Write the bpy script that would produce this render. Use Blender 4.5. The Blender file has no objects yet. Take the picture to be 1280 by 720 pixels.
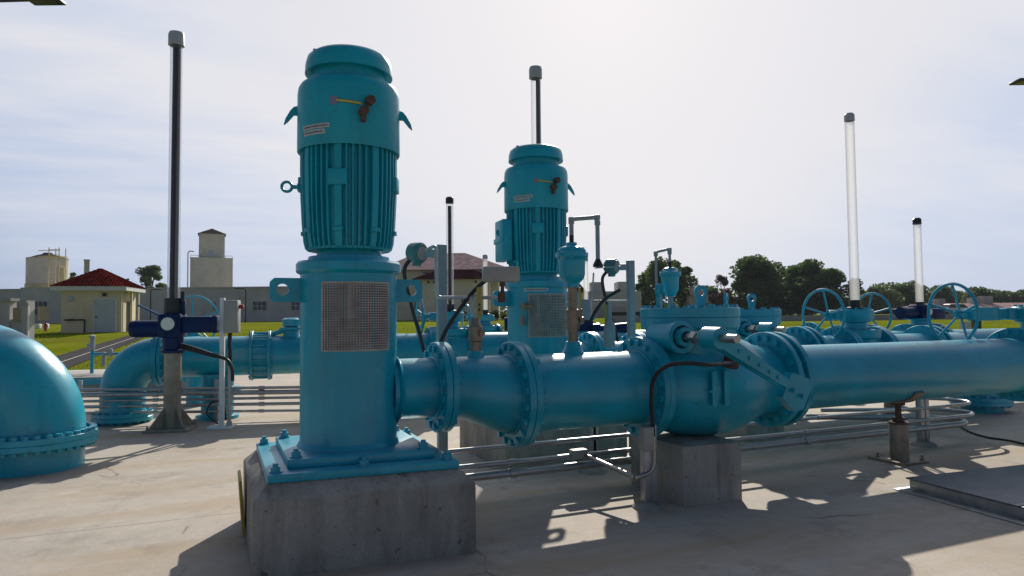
import bpy, bmesh, math, random
from math import sin, cos, pi, radians, atan2, sqrt
from mathutils import Vector, Matrix
random.seed(7)
scn = bpy.context.scene
COL = scn.collection
V = Vector

# ------------------------------------------------------------------ camera
F = 853.0; YAW = radians(-23.5); PITCH = radians(2.417); ROLL = radians(-0.54)
EYE = V((0, 0, 1.6))
RC = Matrix.Rotation(YAW, 3, 'Z') @ Matrix.Rotation(pi/2 + PITCH, 3, 'X') @ Matrix.Rotation(ROLL, 3, 'Z')
FWD = V((-sin(YAW), cos(YAW), 0)); RIGHT = V((cos(YAW), sin(YAW), 0))

def W(px, py, d):
    """world point seen at photo pixel (1280x720), at horizontal distance d ahead"""
    r = RC @ V(((px-640)/F, (360-py)/F, -1))
    return EYE + r * (d / r.dot(FWD))
def G(px, py, z=0.0):
    r = RC @ V(((px-640)/F, (360-py)/F, -1))
    return EYE + r * ((z-1.6)/r.z)
def terr(d):
    pts = [(0, -.02), (20, -.02), (46, .82), (90, 1.3), (160, 1.4), (5000, 1.4)]
    for (a, za), (b, zb) in zip(pts, pts[1:]):
        if d <= b:
            return za + (zb-za)*max(0, d-a)/(b-a)
    return 1.4
def GT(px, py):
    lo, hi = 20.0, 400.0
    for _ in range(60):
        m = (lo+hi)/2
        if W(px, py, m).z > terr(m): lo = m
        else: hi = m
    p = W(px, py, lo); p.z = terr(lo); return p

# ------------------------------------------------------------------ materials
def nt(name):
    m = bpy.data.materials.new(name); m.use_nodes = True
    t = m.node_tree; b = t.nodes['Principled BSDF']
    return m, t, b
def setp(b, **k):
    for n, v in k.items():
        n = n.replace('_', ' ')
        b.inputs[n].default_value = v
def mix_rgb(t, fac, a, b, mode='MIX'):
    n = t.nodes.new('ShaderNodeMix'); n.data_type = 'RGBA'; n.blend_type = mode
    for s, v in ((0, fac), (6, a), (7, b)):
        if hasattr(v, 'links') or isinstance(v, bpy.types.NodeSocket): t.links.new(v, n.inputs[s])
        else: n.inputs[s].default_value = v
    return n.outputs[2]
def noise(t, scale, detail=4, rough=.55, vec=None, stretch=None):
    n = t.nodes.new('ShaderNodeTexNoise'); n.inputs['Scale'].default_value = scale
    n.inputs['Detail'].default_value = detail; n.inputs['Roughness'].default_value = rough
    if vec is None:
        tc = t.nodes.new('ShaderNodeTexCoord'); vec = tc.outputs['Object']
    if stretch:
        mp = t.nodes.new('ShaderNodeMapping'); mp.inputs['Scale'].default_value = stretch
        t.links.new(vec, mp.inputs['Vector']); vec = mp.outputs['Vector']
    t.links.new(vec, n.inputs['Vector'])
    return n.outputs['Fac']
def ramp(t, fac, *stops):
    n = t.nodes.new('ShaderNodeValToRGB'); e = n.color_ramp.elements
    while len(e) < len(stops): e.new(.5)
    for el, (p, c) in zip(e, stops):
        el.position = p; el.color = c if len(c) == 4 else (*c, 1)
    t.links.new(fac, n.inputs[0]); return n.outputs[0]
def bump(t, b, h, strength=.2, dist=.01):
    n = t.nodes.new('ShaderNodeBump'); n.inputs['Strength'].default_value = strength
    n.inputs['Distance'].default_value = dist
    t.links.new(h, n.inputs['Height']); t.links.new(n.outputs[0], b.inputs['Normal'])
def c4(c): return (*c, 1)

def paint(name, col, rough=.35, var=.18, metal=0, sc=3.0, grime=None, coat=0.0, spec=.5):
    m, t, b = nt(name)
    n1 = noise(t, sc, 5)
    lo = tuple(x*(1-var) for x in col); hi = tuple(min(1, x*(1+var)) for x in col)
    c = ramp(t, n1, (.3, lo), (.7, hi))
    if grime:
        run = ramp(t, noise(t, 1.0, 6, .65, None, (5.5, 5.5, .6)), (.52, (0, 0, 0)), (.74, (.55, .55, .55)))
        c = mix_rgb(t, run, c, c4(tuple(x*.62+.006 for x in col)))
        ge = t.nodes.new('ShaderNodeNewGeometry'); sp_ = t.nodes.new('ShaderNodeSeparateXYZ'); t.links.new(ge.outputs['Normal'], sp_.inputs[0])
        up = ramp(t, sp_.outputs['Z'], (.55, (0, 0, 0)), (.95, (.22, .22, .22)))
        du = mix_rgb(t, 1.0, up, ramp(t, noise(t, 5, 6, .7), (.35, (.25, .25, .25)), (.7, (1, 1, 1))), 'MULTIPLY')
        c = mix_rgb(t, du, c, (.36, .40, .40, 1))
        g = ramp(t, noise(t, sc*4, 6, .7), (.56, (0, 0, 0)), (.72, (1, 1, 1)))
        c = mix_rgb(t, g, c, c4(grime))
    t.links.new(c, b.inputs['Base Color'])
    r = t.nodes.new('ShaderNodeMapRange'); r.inputs[3].default_value = rough*.8; r.inputs[4].default_value = min(1, rough*1.3)
    t.links.new(noise(t, sc*6, 3), r.inputs[0]); t.links.new(r.outputs[0], b.inputs['Roughness'])
    b.inputs['Metallic'].default_value = metal
    b.inputs['Coat Weight'].default_value = coat; b.inputs['Specular IOR Level'].default_value = spec
    b.inputs['Coat Roughness'].default_value = .18
    bump(t, b, noise(t, sc*14, 3), .06, .004)
    return m

M = {}
M['teal'] = paint('teal_paint', (.001, .318, .438), .30, .16, 0, 2.2, (.003, .235, .32), .0, .6)
M['teal2'] = paint('teal_motor_paint', (.001, .33, .425), .38, .13, 0, 3, (.003, .2, .25), .0, .4)
M['teal_far'] = M['teal']
M['blue'] = paint('blue_actuator_paint', (.001, .016, .078), .4, .15, 0, 4, None, 0, .25)
M['steel'] = paint('galvanised_steel', (.42, .42, .42), .42, .2, .75, 9)
M['conduit'] = paint('conduit_steel', (.40, .40, .41), .38, .12, .7, 8)
M['stand'] = paint('weathered_steel', (.30, .26, .21), .5, .3, .55, 6, (.22, .13, .06))
M['postgrey'] = paint('grey_post_paint', (.26, .31, .33), .5, .1, .2, 5)
M['boxgrey'] = paint('enclosure_grey', (.34, .33, .30), .5, .1, .1, 6)
M['white'] = paint('white_paint', (.75, .75, .73), .5, .06)
M['tag'] = paint('pale_sticker', (.40, .44, .43), .5, .1, 0, 20)
M['ink'] = paint('dark_ink', (.03, .035, .035), .6, .1)
M['rubber'] = paint('black_rubber', (.018, .018, .019), .5, .2)
M['black'] = paint('black_plastic', (.012, .012, .014), .4, .2)
M['darkrod'] = paint('dark_stem', (.022, .02, .026), .35, .2, .4)
M['brass'] = paint('weathered_bronze', (.27, .21, .15), .45, .25, .6, 12, (.16, .10, .06))
M['stainless'] = paint('stainless', (.42, .40, .37), .34, .1, .95, 20)
M['rust'] = paint('rusty_fitting', (.11, .062, .045), .7, .35, .2, 30)
M['yellow'] = paint('dull_yellow', (.36, .30, .06), .55, .15, 0, 8)
M['yellowwire'] = paint('yellow_tube', (.55, .40, .05), .5, .1)
M['capgrey'] = paint('grey_cap', (.36, .37, .37), .5, .1)
M['orange'] = paint('orange', (.55, .13, .03), .6, .2)
M['red'] = paint('red', (.35, .02, .02), .5, .2)
M['mesh'] = paint('perforated_sheet', (.36, .36, .33), .55, .2, .25, 10); M['alum'] = None
M['dial'] = paint('dial_face', (.72, .70, .60), .4, .08, 0, 25)

def mat_concrete(name, col, vertical=False, stain=True, joints=False):
    m, t, b = nt(name)
    tc = t.nodes.new('ShaderNodeTexCoord'); ob = tc.outputs['Object']
    n1 = noise(t, .55, 6, .6, ob); n2 = noise(t, 7, 8, .65, ob); n3 = noise(t, 60, 3, .6, ob)
    c = ramp(t, n1, (.28, tuple(x*.70 for x in col)), (.72, tuple(x*1.16 for x in col)))
    c = mix_rgb(t, .35, c, ramp(t, n2, (.25, tuple(x*.6 for x in col)), (.75, tuple(x*1.2 for x in col))))
    c = mix_rgb(t, .12, c, ramp(t, n3, (.3, (.05, .05, .05)), (.7, (.6, .58, .55))))
    if vertical:
        s1 = noise(t, 1.0, 7, .7, ob, (3.2, 3.2, .8))
        g = ramp(t, s1, (.44, (0, 0, 0)), (.70, (.8, .8, .8)))
        c = mix_rgb(t, g, c, (.13, .12, .10, 1))
        pt = ramp(t, noise(t, 16, 2, .5, ob), (.68, (0, 0, 0)), (.74, (.8, .8, .8)))
        c = mix_rgb(t, pt, c, (.10, .09, .08, 1))
        s2 = noise(t, 1.0, 4, .6, ob, (4.3, 4.3, .35))
        g2 = ramp(t, s2, (.60, (0, 0, 0)), (.70, (.5, .5, .5)))
        c = mix_rgb(t, g2, c, (.115, .085, .035, 1))
        sx = t.nodes.new('ShaderNodeSeparateXYZ'); t.links.new(ob, sx.inputs[0])
    elif stain:
        s1 = noise(t, .9, 6, .65, ob, (.35, 1.6, 1))
        g = ramp(t, s1, (.44, (0, 0, 0)), (.66, (.85, .85, .85)))
        c = mix_rgb(t, g, c, c4(tuple(x*y for x, y in zip(col, (.80, .69, .54)))))
        d1 = ramp(t, noise(t, 1.7, 7, .7, ob), (.54, (0, 0, 0)), (.68, (.6, .6, .6)))
        c = mix_rgb(t, d1, c, c4(tuple(x*y for x, y in zip(col, (.52, .50, .48)))))
        d2 = ramp(t, noise(t, 3.1, 6, .65, ob, (.6, 1.3, 1)), (.62, (0, 0, 0)), (.74, (.5, .5, .5)))
        c = mix_rgb(t, d2, c, c4(tuple(min(1, x*1.3) for x in col)))
        # hairline cracks and tiny pits
        v = t.nodes.new('ShaderNodeTexVoronoi'); v.feature = 'DISTANCE_TO_EDGE'; v.inputs['Scale'].default_value = .42
        w = t.nodes.new('ShaderNodeVectorMath'); w.operation = 'ADD'
        nn = t.nodes.new('ShaderNodeTexNoise'); nn.inputs['Scale'].default_value = 2.0; nn.inputs['Detail'].default_value = 5
        t.links.new(ob, nn.inputs['Vector']); t.links.new(ob, w.inputs[0])
        sc_ = t.nodes.new('ShaderNodeVectorMath'); sc_.operation = 'SCALE'; sc_.inputs['Scale'].default_value = .35
        t.links.new(nn.outputs['Color'], sc_.inputs[0]); t.links.new(sc_.outputs[0], w.inputs[1]); t.links.new(w.outputs[0], v.inputs['Vector'])
        cr = ramp(t, v.outputs['Distance'], (.0, (1, 1, 1)), (.006, (0, 0, 0)))
        mk = ramp(t, noise(t, .8, 4, .7, ob), (.52, (0, 0, 0)), (.60, (1, 1, 1)))
        mm = t.nodes.new('ShaderNodeMath'); mm.operation = 'MULTIPLY'; t.links.new(cr, mm.inputs[0]); t.links.new(mk, mm.inputs[1])
        c = mix_rgb(t, mm.outputs[0], c, (.13, .11, .09, 1))
        p = ramp(t, noise(t, 22, 2, .5, ob), (.74, (0, 0, 0)), (.80, (.55, .55, .55)))
        c = mix_rgb(t, p, c, (.09, .08, .07, 1))
    if joints:
        sx = t.nodes.new('ShaderNodeSeparateXYZ'); t.links.new(ob, sx.inputs[0])
        acc = None
        for axis, per, off in ((0, 11.0, -3.2), (1, 8.8, 6.16)):
            a = t.nodes.new('ShaderNodeMath'); a.operation = 'ADD'; a.inputs[1].default_value = -off + per*100
            t.links.new(sx.outputs[axis], a.inputs[0])
            mo = t.nodes.new('ShaderNodeMath'); mo.operation = 'MODULO'; mo.inputs[1].default_value = per
            t.links.new(a.outputs[0], mo.inputs[0])
            lt = t.nodes.new('ShaderNodeMath'); lt.operation = 'LESS_THAN'; lt.inputs[1].default_value = .010
            t.links.new(mo.outputs[0], lt.inputs[0])
            if acc is None: acc = lt.outputs[0]
            else:
                mx = t.nodes.new('ShaderNodeMath'); mx.operation = 'MAXIMUM'
                t.links.new(acc, mx.inputs[0]); t.links.new(lt.outputs[0], mx.inputs[1]); acc = mx.outputs[0]
        c = mix_rgb(t, acc, c, (.17, .145, .115, 1))
    t.links.new(c, b.inputs['Base Color']); setp(b, Roughness=.82)
    b.inputs['Specular IOR Level'].default_value = .3
    bump(t, b, noise(t, 38, 6, .7, ob), .25, .006)
    return m
M['slab'] = mat_concrete('slab_concrete', (.45, .40, .34), joints=True)
M['plinth'] = mat_concrete('plinth_concrete', (.37, .35, .305), vertical=True)
M['pale_conc'] = mat_concrete('pale_concrete', (.40, .39, .36), vertical=False, stain=False)
M['wallgrey'] = mat_concrete('grey_render', (.54, .52, .51), stain=False)
M['wallbeige'] = mat_concrete('beige_render', (.80, .70, .54), stain=False)
M['wallyellow'] = mat_concrete('pale_yellow_render', (.66, .58, .40), stain=False)
M['towerbeige'] = mat_concrete('tower_render', (.62, .58, .47), stain=False)
M['tan'] = mat_concrete('tan_panel', (.42, .33, .23), stain=False)
M['trim'] = paint('pale_trim', (.55, .56, .55), .6, .08)
M['doorpaint'] = paint('pale_blue_door', (.36, .42, .48), .5, .06)
M['winglass'] = paint('window_glass', (.035, .045, .055), .12, .3)
M['roofgrey'] = paint('dark_shingle', (.03, .025, .024), .95, .25, spec=.05)
M['bark'] = paint('bark', (.075, .055, .04), .9, .3, 0, 8)
M['yelltank'] = paint('yellow_ochre', (.52, .43, .22), .6, .15)

def mat_tiles(name, col, sx=3.2):
    m, t, b = nt(name)
    tc = t.nodes.new('ShaderNodeTexCoord')
    w = t.nodes.new('ShaderNodeTexWave'); w.wave_type = 'BANDS'; w.bands_direction = 'X'; w.inputs['Scale'].default_value = sx
    t.links.new(tc.outputs['Object'], w.inputs['Vector'])
    c = ramp(t, noise(t, 1.5, 5), (.3, tuple(x*.6 for x in col)), (.7, tuple(x*1.3 for x in col)))
    t.links.new(c, b.inputs['Base Color']); setp(b, Roughness=1.0); b.inputs['Specular IOR Level'].default_value = 0
    bump(t, b, w.outputs['Fac'], .8, .12)
    return m
M['redtile'] = mat_tiles('red_roof_tiles', (.27, .03, .022))
M['darkredtile'] = mat_tiles('dark_red_tiles', (.035, .009, .014), 2)
M['pinktile'] = mat_tiles('faded_red_tiles', (.60, .42, .385), 2)

def mat_grass():
    m, t, b = nt('lawn')
    c = ramp(t, noise(t, .25, 6, .7), (.3, (.09, .12, .006)), (.5, (.17, .20, .010)), (.75, (.26, .24, .03)))
    c = mix_rgb(t, .35, c, ramp(t, noise(t, 9, 6, .7), (.3, (.06, .11, .006)), (.7, (.24, .30, .02))))
    pch = ramp(t, noise(t, .09, 5, .65), (.45, (0, 0, 0)), (.62, (.7, .7, .7)))
    c = mix_rgb(t, pch, c, (.15, .13, .03, 1))
    t.links.new(c, b.inputs['Base Color']); setp(b, Roughness=1.0); b.inputs['Specular IOR Level'].default_value = 0
    bump(t, b, noise(t, 30, 5, .8), .8, .05)
    return m
M['grass'] = mat_grass()
M['asphalt'] = paint('asphalt', (.075, .072, .072), .95, .2, 0, 4); M['asphalt'].node_tree.nodes['Principled BSDF'].inputs['Specular IOR Level'].default_value = 0

def mat_leaf(name, col):
    m, t, b = nt(name)
    c = ramp(t, noise(t, .7, 4), (.3, tuple(x*.55 for x in col)), (.7, tuple(x*1.4 for x in col)))
    t.links.new(c, b.inputs['Base Color']); setp(b, Roughness=.6)
    tr = t.nodes.new('ShaderNodeBsdfTranslucent'); t.links.new(c, tr.inputs['Color'])
    mx = t.nodes.new('ShaderNodeMixShader'); mx.inputs[0].default_value = .45
    t.links.new(b.outputs[0], mx.inputs[1]); t.links.new(tr.outputs[0], mx.inputs[2])
    t.links.new(mx.outputs[0], t.nodes['Material Output'].inputs[0])
    return m
M['leaf'] = mat_leaf('leaves_dark_green', (.075, .125, .03))
M['leaf2'] = mat_leaf('leaves_mid_green', (.09, .135, .042))
M['leaf3'] = mat_leaf('leaves_reddish', (.075, .04, .035))

def mat_clear(name, milk, tint=(.93, .94, .95)):
    m, t, b = nt(name); t.nodes.remove(b)
    tr = t.nodes.new('ShaderNodeBsdfTransparent'); tr.inputs[0].default_value = c4(tint)
    gl = t.nodes.new('ShaderNodeBsdfGlossy'); gl.inputs['Roughness'].default_value = .12
    di = t.nodes.new('ShaderNodeBsdfTranslucent'); di.inputs[0].default_value = (.62, .62, .62, 1)
    lw = t.nodes.new('ShaderNodeLayerWeight'); lw.inputs[0].default_value = .35
    m1 = t.nodes.new('ShaderNodeMixShader'); m1.inputs[0].default_value = milk
    t.links.new(tr.outputs[0], m1.inputs[1]); t.links.new(di.outputs[0], m1.inputs[2])
    m2 = t.nodes.new('ShaderNodeMixShader')
    mr = t.nodes.new('ShaderNodeMath'); mr.operation = 'MULTIPLY'; mr.inputs[1].default_value = .55
    t.links.new(lw.outputs['Facing'], mr.inputs[0]); t.links.new(mr.outputs[0], m2.inputs[0])
    t.links.new(m1.outputs[0], m2.inputs[1]); t.links.new(gl.outputs[0], m2.inputs[2])
    t.links.new(m2.outputs[0], t.nodes['Material Output'].inputs[0])
    return m
M['clear'] = mat_clear('clear_plastic', .08)
M['milky'] = mat_clear('milky_plastic', .30, (.90, .91, .91))

def mat_tread():
    m, t, b = nt('tread_plate')
    tc = t.nodes.new('ShaderNodeTexCoord')
    w = t.nodes.new('ShaderNodeTexWave'); w.bands_direction = 'X'; w.inputs['Scale'].default_value = 12
    w2 = t.nodes.new('ShaderNodeTexWave'); w2.bands_direction = 'Y'; w2.inputs['Scale'].default_value = 9
    for a in (w, w2): t.links.new(tc.outputs['Object'], a.inputs['Vector'])
    mu = t.nodes.new('ShaderNodeMath'); mu.operation = 'MULTIPLY'
    t.links.new(w.outputs['Fac'], mu.inputs[0]); t.links.new(w2.outputs['Fac'], mu.inputs[1])
    c = ramp(t, noise(t, 3, 5), (.3, (.10, .11, .13)), (.7, (.17, .18, .20)))
    t.links.new(c, b.inputs['Base Color']); setp(b, Roughness=.45, Metallic=.6)
    bump(t, b, mu.outputs[0], .7, .008)
    return m
M['alum'] = mat_tread()

# ------------------------------------------------------------------ mesh building
def frame(axis):
    a = V(axis).normalized()
    r = V((0, 0, 1)) if abs(a.z) < .9 else V((1, 0, 0))
    x = r.cross(a).normalized(); y = a.cross(x)
    return a, x, y
class MB:
    def __init__(s): s.v = []; s.f = []
    def add(s, vs, fs):
        o = len(s.v); s.v += [tuple(p) for p in vs]; s.f += [tuple(i+o for i in f) for f in fs]; return s
    def obox(s, c, size, R=None, bev=0):
        c = V(c); hx, hy, hz = [x/2 for x in size]; R = R or Matrix.Identity(3)
        if bev <= 0:
            vs = [c + R @ V((x, y, z)) for z in (-hz, hz) for x, y in ((-hx, -hy), (hx, -hy), (hx, hy), (-hx, hy))]
            return s.add(vs, [(3, 2, 1, 0), (4, 5, 6, 7), (0, 1, 5, 4), (1, 2, 6, 5), (2, 3, 7, 6), (3, 0, 4, 7)])
        bm = bmesh.new(); bmesh.ops.create_cube(bm, size=1)
        for v in bm.verts: v.co = V((v.co.x*2*hx, v.co.y*2*hy, v.co.z*2*hz))
        bmesh.ops.bevel(bm, geom=bm.edges[:], offset=bev, segments=2, profile=.5, affect='EDGES')
        bm.verts.index_update()
        s.add([c + R @ v.co for v in bm.verts], [[v.index for v in f.verts] for f in bm.faces]); bm.free(); return s
    def box(s, x0, x1, y0, y1, z0, z1, bev=0):
        return s.obox(((x0+x1)/2, (y0+y1)/2, (z0+z1)/2), (abs(x1-x0), abs(y1-y0), abs(z1-z0)), None, bev)
    def lathe(s, prof, o=(0, 0, 0), axis=(0, 0, 1), n=40, closed=False):
        """prof: (radius, height) list; closed joins last to first"""
        a, x, y = frame(axis); o = V(o); vs = []; fs = []; rows = []
        for r, h in prof:
            if r < 1e-6:
                rows.append([len(vs)]); vs.append(o + a*h)
            else:
                rows.append(list(range(len(vs), len(vs)+n)))
                vs += [o + a*h + (x*cos(2*pi*i/n) + y*sin(2*pi*i/n))*r for i in range(n)]
        pr = list(zip(rows, rows[1:])) + ([(rows[-1], rows[0])] if closed else [])
        for A, B in pr:
            for i in range(n):
                j = (i+1) % n
                if len(A) == 1 and len(B) == 1: continue
                if len(A) == 1: fs.append((A[0], B[j], B[i]))
                elif len(B) == 1: fs.append((A[i], A[j], B[0]))
                else: fs.append((A[i], A[j], B[j], B[i]))
        return s.add(vs, fs)
    def cyl(s, p0, p1, r0, r1=None, n=20):
        p0, p1 = V(p0), V(p1); r1 = r0 if r1 is None else r1; L = (p1-p0).length
        return s.lathe([(0, 0), (r0, 0), (r1, L), (0, L)], p0, p1-p0, n)
    def ring(s, c, axis, rin, rout, t, n=40, ch=.006):
        return s.lathe([(rin, 0), (rout-ch, 0), (rout, ch), (rout, t-ch), (rout-ch, t), (rin, t)], c, axis, n, True)
    def tube(s, pts, r, n=12, caps=True):
        pts = [V(p) for p in pts]; vs = []; fs = []; N = len(pts)
        rr = r if isinstance(r, (list, tuple)) else [r]*N
        tan = []
        for i in range(N):
            a = pts[min(i+1, N-1)] - pts[max(i-1, 0)]; tan.append(a.normalized())
        _, x, _ = frame(tan[0])
        for i in range(N):
            x = (x - tan[i]*x.dot(tan[i])).normalized(); y = tan[i].cross(x)
            vs += [pts[i] + (x*cos(2*pi*k/n) + y*sin(2*pi*k/n))*rr[i] for k in range(n)]
        for i in range(N-1):
            for k in range(n):
                l = (k+1) % n
                fs.append((i*n+k, i*n+l, (i+1)*n+l, (i+1)*n+k))
        if caps:
            fs.append(tuple(range(n-1, -1, -1))); fs.append(tuple((N-1)*n+k for k in range(n)))
        return s.add(vs, fs)
    def torus(s, c, axis, R, r, n=36, m=10):
        a, x, y = frame(axis); c = V(c); vs = []; fs = []
        for i in range(n):
            d = x*cos(2*pi*i/n) + y*sin(2*pi*i/n)
            vs += [c + d*(R + r*cos(2*pi*k/m)) + a*r*sin(2*pi*k/m) for k in range(m)]
        for i in range(n):
            for k in range(m):
                fs.append((i*m+k, ((i+1) % n)*m+k, ((i+1) % n)*m+(k+1) % m, i*m+(k+1) % m))
        return s.add(vs, fs)
    def prism(s, poly, o, x, y, t, hole=None):
        """extrude a polygon lying in plane (x,y) at o by thickness t along x cross y; hole = (cx,cy,r)"""
        o, x, y = V(o), V(x).normalized(), V(y).normalized(); z = x.cross(y)
        n = len(poly)
        P = lambda p, h: o + x*p[0] + y*p[1] + z*h
        if not hole:
            vs = [P(p, 0) for p in poly] + [P(p, t) for p in poly]
            fs = [tuple(range(n-1, -1, -1)), tuple(range(n, 2*n))] + [(i, (i+1) % n, n+(i+1) % n, n+i) for i in range(n)]
            return s.add(vs, fs)
        cx, cy, r = hole
        # resample outer boundary to angles seen from the hole centre
        K = 32; out = []; inn = []
        for k in range(K):
            a = 2*pi*k/K + .001; d = (cos(a), sin(a)); best = None
            for i in range(n):
                p, q = poly[i], poly[(i+1) % n]
                ex, ey = q[0]-p[0], q[1]-p[1]; den = d[0]*ey - d[1]*ex
                if abs(den) < 1e-12: continue
                tt = ((p[0]-cx)*ey - (p[1]-cy)*ex)/den; u = ((p[0]-cx)*d[1] - (p[1]-cy)*d[0])/den
                if tt > 0 and -1e-6 <= u <= 1+1e-6 and (best is None or tt < best): best = tt
            out.append((cx+d[0]*best, cy+d[1]*best)); inn.append((cx+d[0]*r, cy+d[1]*r))
        vs = [P(p, h) for h in (0, t) for p in out] + [P(p, h) for h in (0, t) for p in inn]
        fs = []
        for k in range(K):
            l = (k+1) % K
            fs += [(k, 2*K+k, 2*K+l, l), (K+k, K+l, 3*K+l, 3*K+k), (k, l, K+l, K+k), (2*K+k, 3*K+k, 3*K+l, 2*K+l)]
        return s.add(vs, fs)
    def build(s, name, mat, parent=None, ang=35, smooth=True, loc=None):
        me = bpy.data.meshes.new(name); me.from_pydata(s.v, [], s.f); me.validate()
        bm = bmesh.new(); bm.from_mesh(me); bmesh.ops.recalc_face_normals(bm, faces=bm.faces[:]); bm.to_mesh(me); bm.free()
        if smooth:
            me.polygons.foreach_set('use_smooth', [True]*len(me.polygons)); me.set_sharp_from_angle(angle=radians(ang))
        for m_ in (mat if isinstance(mat, list) else [mat]): me.materials.append(m_)
        o = bpy.data.objects.new(name, me); COL.objects.link(o); o.parent = parent
        if loc is not None: o.location = loc
        return o
def fillet(pts, r, n=6):
    pts = [V(p) for p in pts]; out = [pts[0]]
    for i in range(1, len(pts)-1):
        a, b, c = pts[i-1], pts[i], pts[i+1]
        u = (a-b); w = (c-b); q = min(r, u.length*.49, w.length*.49)
        p0, p1 = b + u.normalized()*q, b + w.normalized()*q
        for k in range(n+1):
            t = k/n; out.append(p0*(1-t)**2 + b*2*t*(1-t) + p1*t*t)
    out.append(pts[-1]); return out
def curve(pts, n=8):
    """catmull-rom"""
    pts = [V(p) for p in pts]; P = [pts[0]*2-pts[1]] + pts + [pts[-1]*2-pts[-2]]; out = []
    for i in range(1, len(P)-2):
        for k in range(n):
            t = k/n; a, b, c, d = P[i-1:i+3]
            out.append(.5*((2*b) + (c-a)*t + (2*a-5*b+4*c-d)*t*t + (3*b-a-3*c+d)*t**3))
    out.append(pts[-1]); return out

def thing(name, label, cat, loc=(0, 0, 0), rz=0, group=None):
    o = bpy.data.objects.new(name, None); COL.objects.link(o); o.empty_display_size = .2
    o.location = loc; o.rotation_euler = (0, 0, rz)
    o['label'] = label; o['category'] = cat
    if group: o['group'] = group
    return o
def tag(o, label, cat, group=None):
    o['label'] = label; o['category'] = cat
    if group: o['group'] = group
    return o
def struct(o): o['kind'] = 'structure'; return o
def copy_tree(o, parent=None, loc=None, label=None):
    c = o.copy(); COL.objects.link(c); c.parent = parent
    if loc is not None: c.location = loc
    if label: c['label'] = label
    for ch in KIDS(o): copy_tree(ch, c)
    return c
def KIDS(o): return list(o.children)

_bolt = {}
def bolt_mesh(rb, L, mat):
    k = (round(rb, 4), round(L, 4), mat.name)
    if k not in _bolt:
        b = MB(); b.cyl((-L/2-rb*.9, 0, 0), (L/2+rb*.9, 0, 0), rb, n=10)
        for x in (-L/2-rb*.0, L/2-rb*1.3+rb*1.3):
            s = -1 if x < 0 else 1
            b.cyl((x, 0, 0), (x+s*rb*1.6, 0, 0), rb*1.75, n=6)
        o = b.build('bolt', mat); me = o.data; bpy.data.objects.remove(o); _bolt[k] = me
    return _bolt[k]
def bolts(parent, c, axis, R, n, rb, L, mat, ph=.5, name='bolt'):
    a, x, y = frame(axis); c = V(c); me = bolt_mesh(rb, L, mat)
    q = V((1, 0, 0)).rotation_difference(a)
    for i in range(n):
        t = 2*pi*(i+ph)/n
        o = bpy.data.objects.new(name, me); COL.objects.link(o); o.parent = parent
        o.location = c + (x*cos(t)+y*sin(t))*R; o.rotation_mode = 'QUATERNION'; o.rotation_quaternion = q
def flange(parent, c, axis, rp, rf, t, mat, nb=0, rb=.017, name='flange', L=None, boff=None):
    c = V(c); a = V(axis).normalized()
    fb = MB().ring(c, a, rp-.01, rf, t, 48)
    if rp > .2:
        for q in (-.004, t+.004): fb.torus(c + a*q, a, rp+.001, .011, 48, 8)
    f = fb.build(name, mat, parent)
    if nb: bolts(f, c + a*(boff if boff is not None else t/2), a, (rp+rf)/2+.012, nb, rb, L or t, mat)
    return f

# ------------------------------------------------------------------ world, sun, sky
SUN_EL = radians(29.6)
SUN_AZ_CAM = radians(8.0)              # to the right of the camera heading
sd_h = FWD*cos(SUN_AZ_CAM) + RIGHT*sin(SUN_AZ_CAM)
SUN = V((sd_h.x*cos(SUN_EL), sd_h.y*cos(SUN_EL), sin(SUN_EL)))
w = bpy.data.worlds.new('World'); scn.world = w; w.use_nodes = True
t = w.node_tree; bg = t.nodes['Background']; bg.inputs['Strength'].default_value = .1
sky = t.nodes.new('ShaderNodeTexSky'); sky.sky_type = 'NISHITA'; sky.sun_disc = False
sky.sun_elevation = SUN_EL; sky.sun_rotation = atan2(SUN.x, SUN.y); sky.dust_density = 1.5; sky.air_density = 1.0
tc = t.nodes.new('ShaderNodeTexCoord'); gen = tc.outputs['Generated']
dt = t.nodes.new('ShaderNodeVectorMath'); dt.operation = 'DOT_PRODUCT'; dt.inputs[1].default_value = SUN
t.links.new(gen, dt.inputs[0])
veil = ramp(t, dt.outputs['Value'], (0.0, (1.7, 2.2, 3.2)), (.55, (2.7, 3.4, 4.8)), (.70, (4.1, 4.85, 6.4)), (.85, (4.95, 5.55, 6.9)), (.925, (6.55, 6.5, 6.85)), (1.0, (6.85, 6.72, 6.95)))
# the haze is brightest low down and the zenith is the darkest part of the sky
s0 = t.nodes.new('ShaderNodeSeparateXYZ'); t.links.new(gen, s0.inputs[0])
elev = ramp(t, s0.outputs['Z'], (.0, (1, 1, 1)), (.42, (.72, .72, .72)), (.65, (.26, .30, .40)), (1.0, (.15, .19, .29)))
far_ = ramp(t, dt.outputs['Value'], (.55, (1, 1, 1)), (.70, (0, 0, 0)))
veil = mix_rgb(t, far_, veil, mix_rgb(t, 1.0, veil, elev, 'MULTIPLY'))
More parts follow.
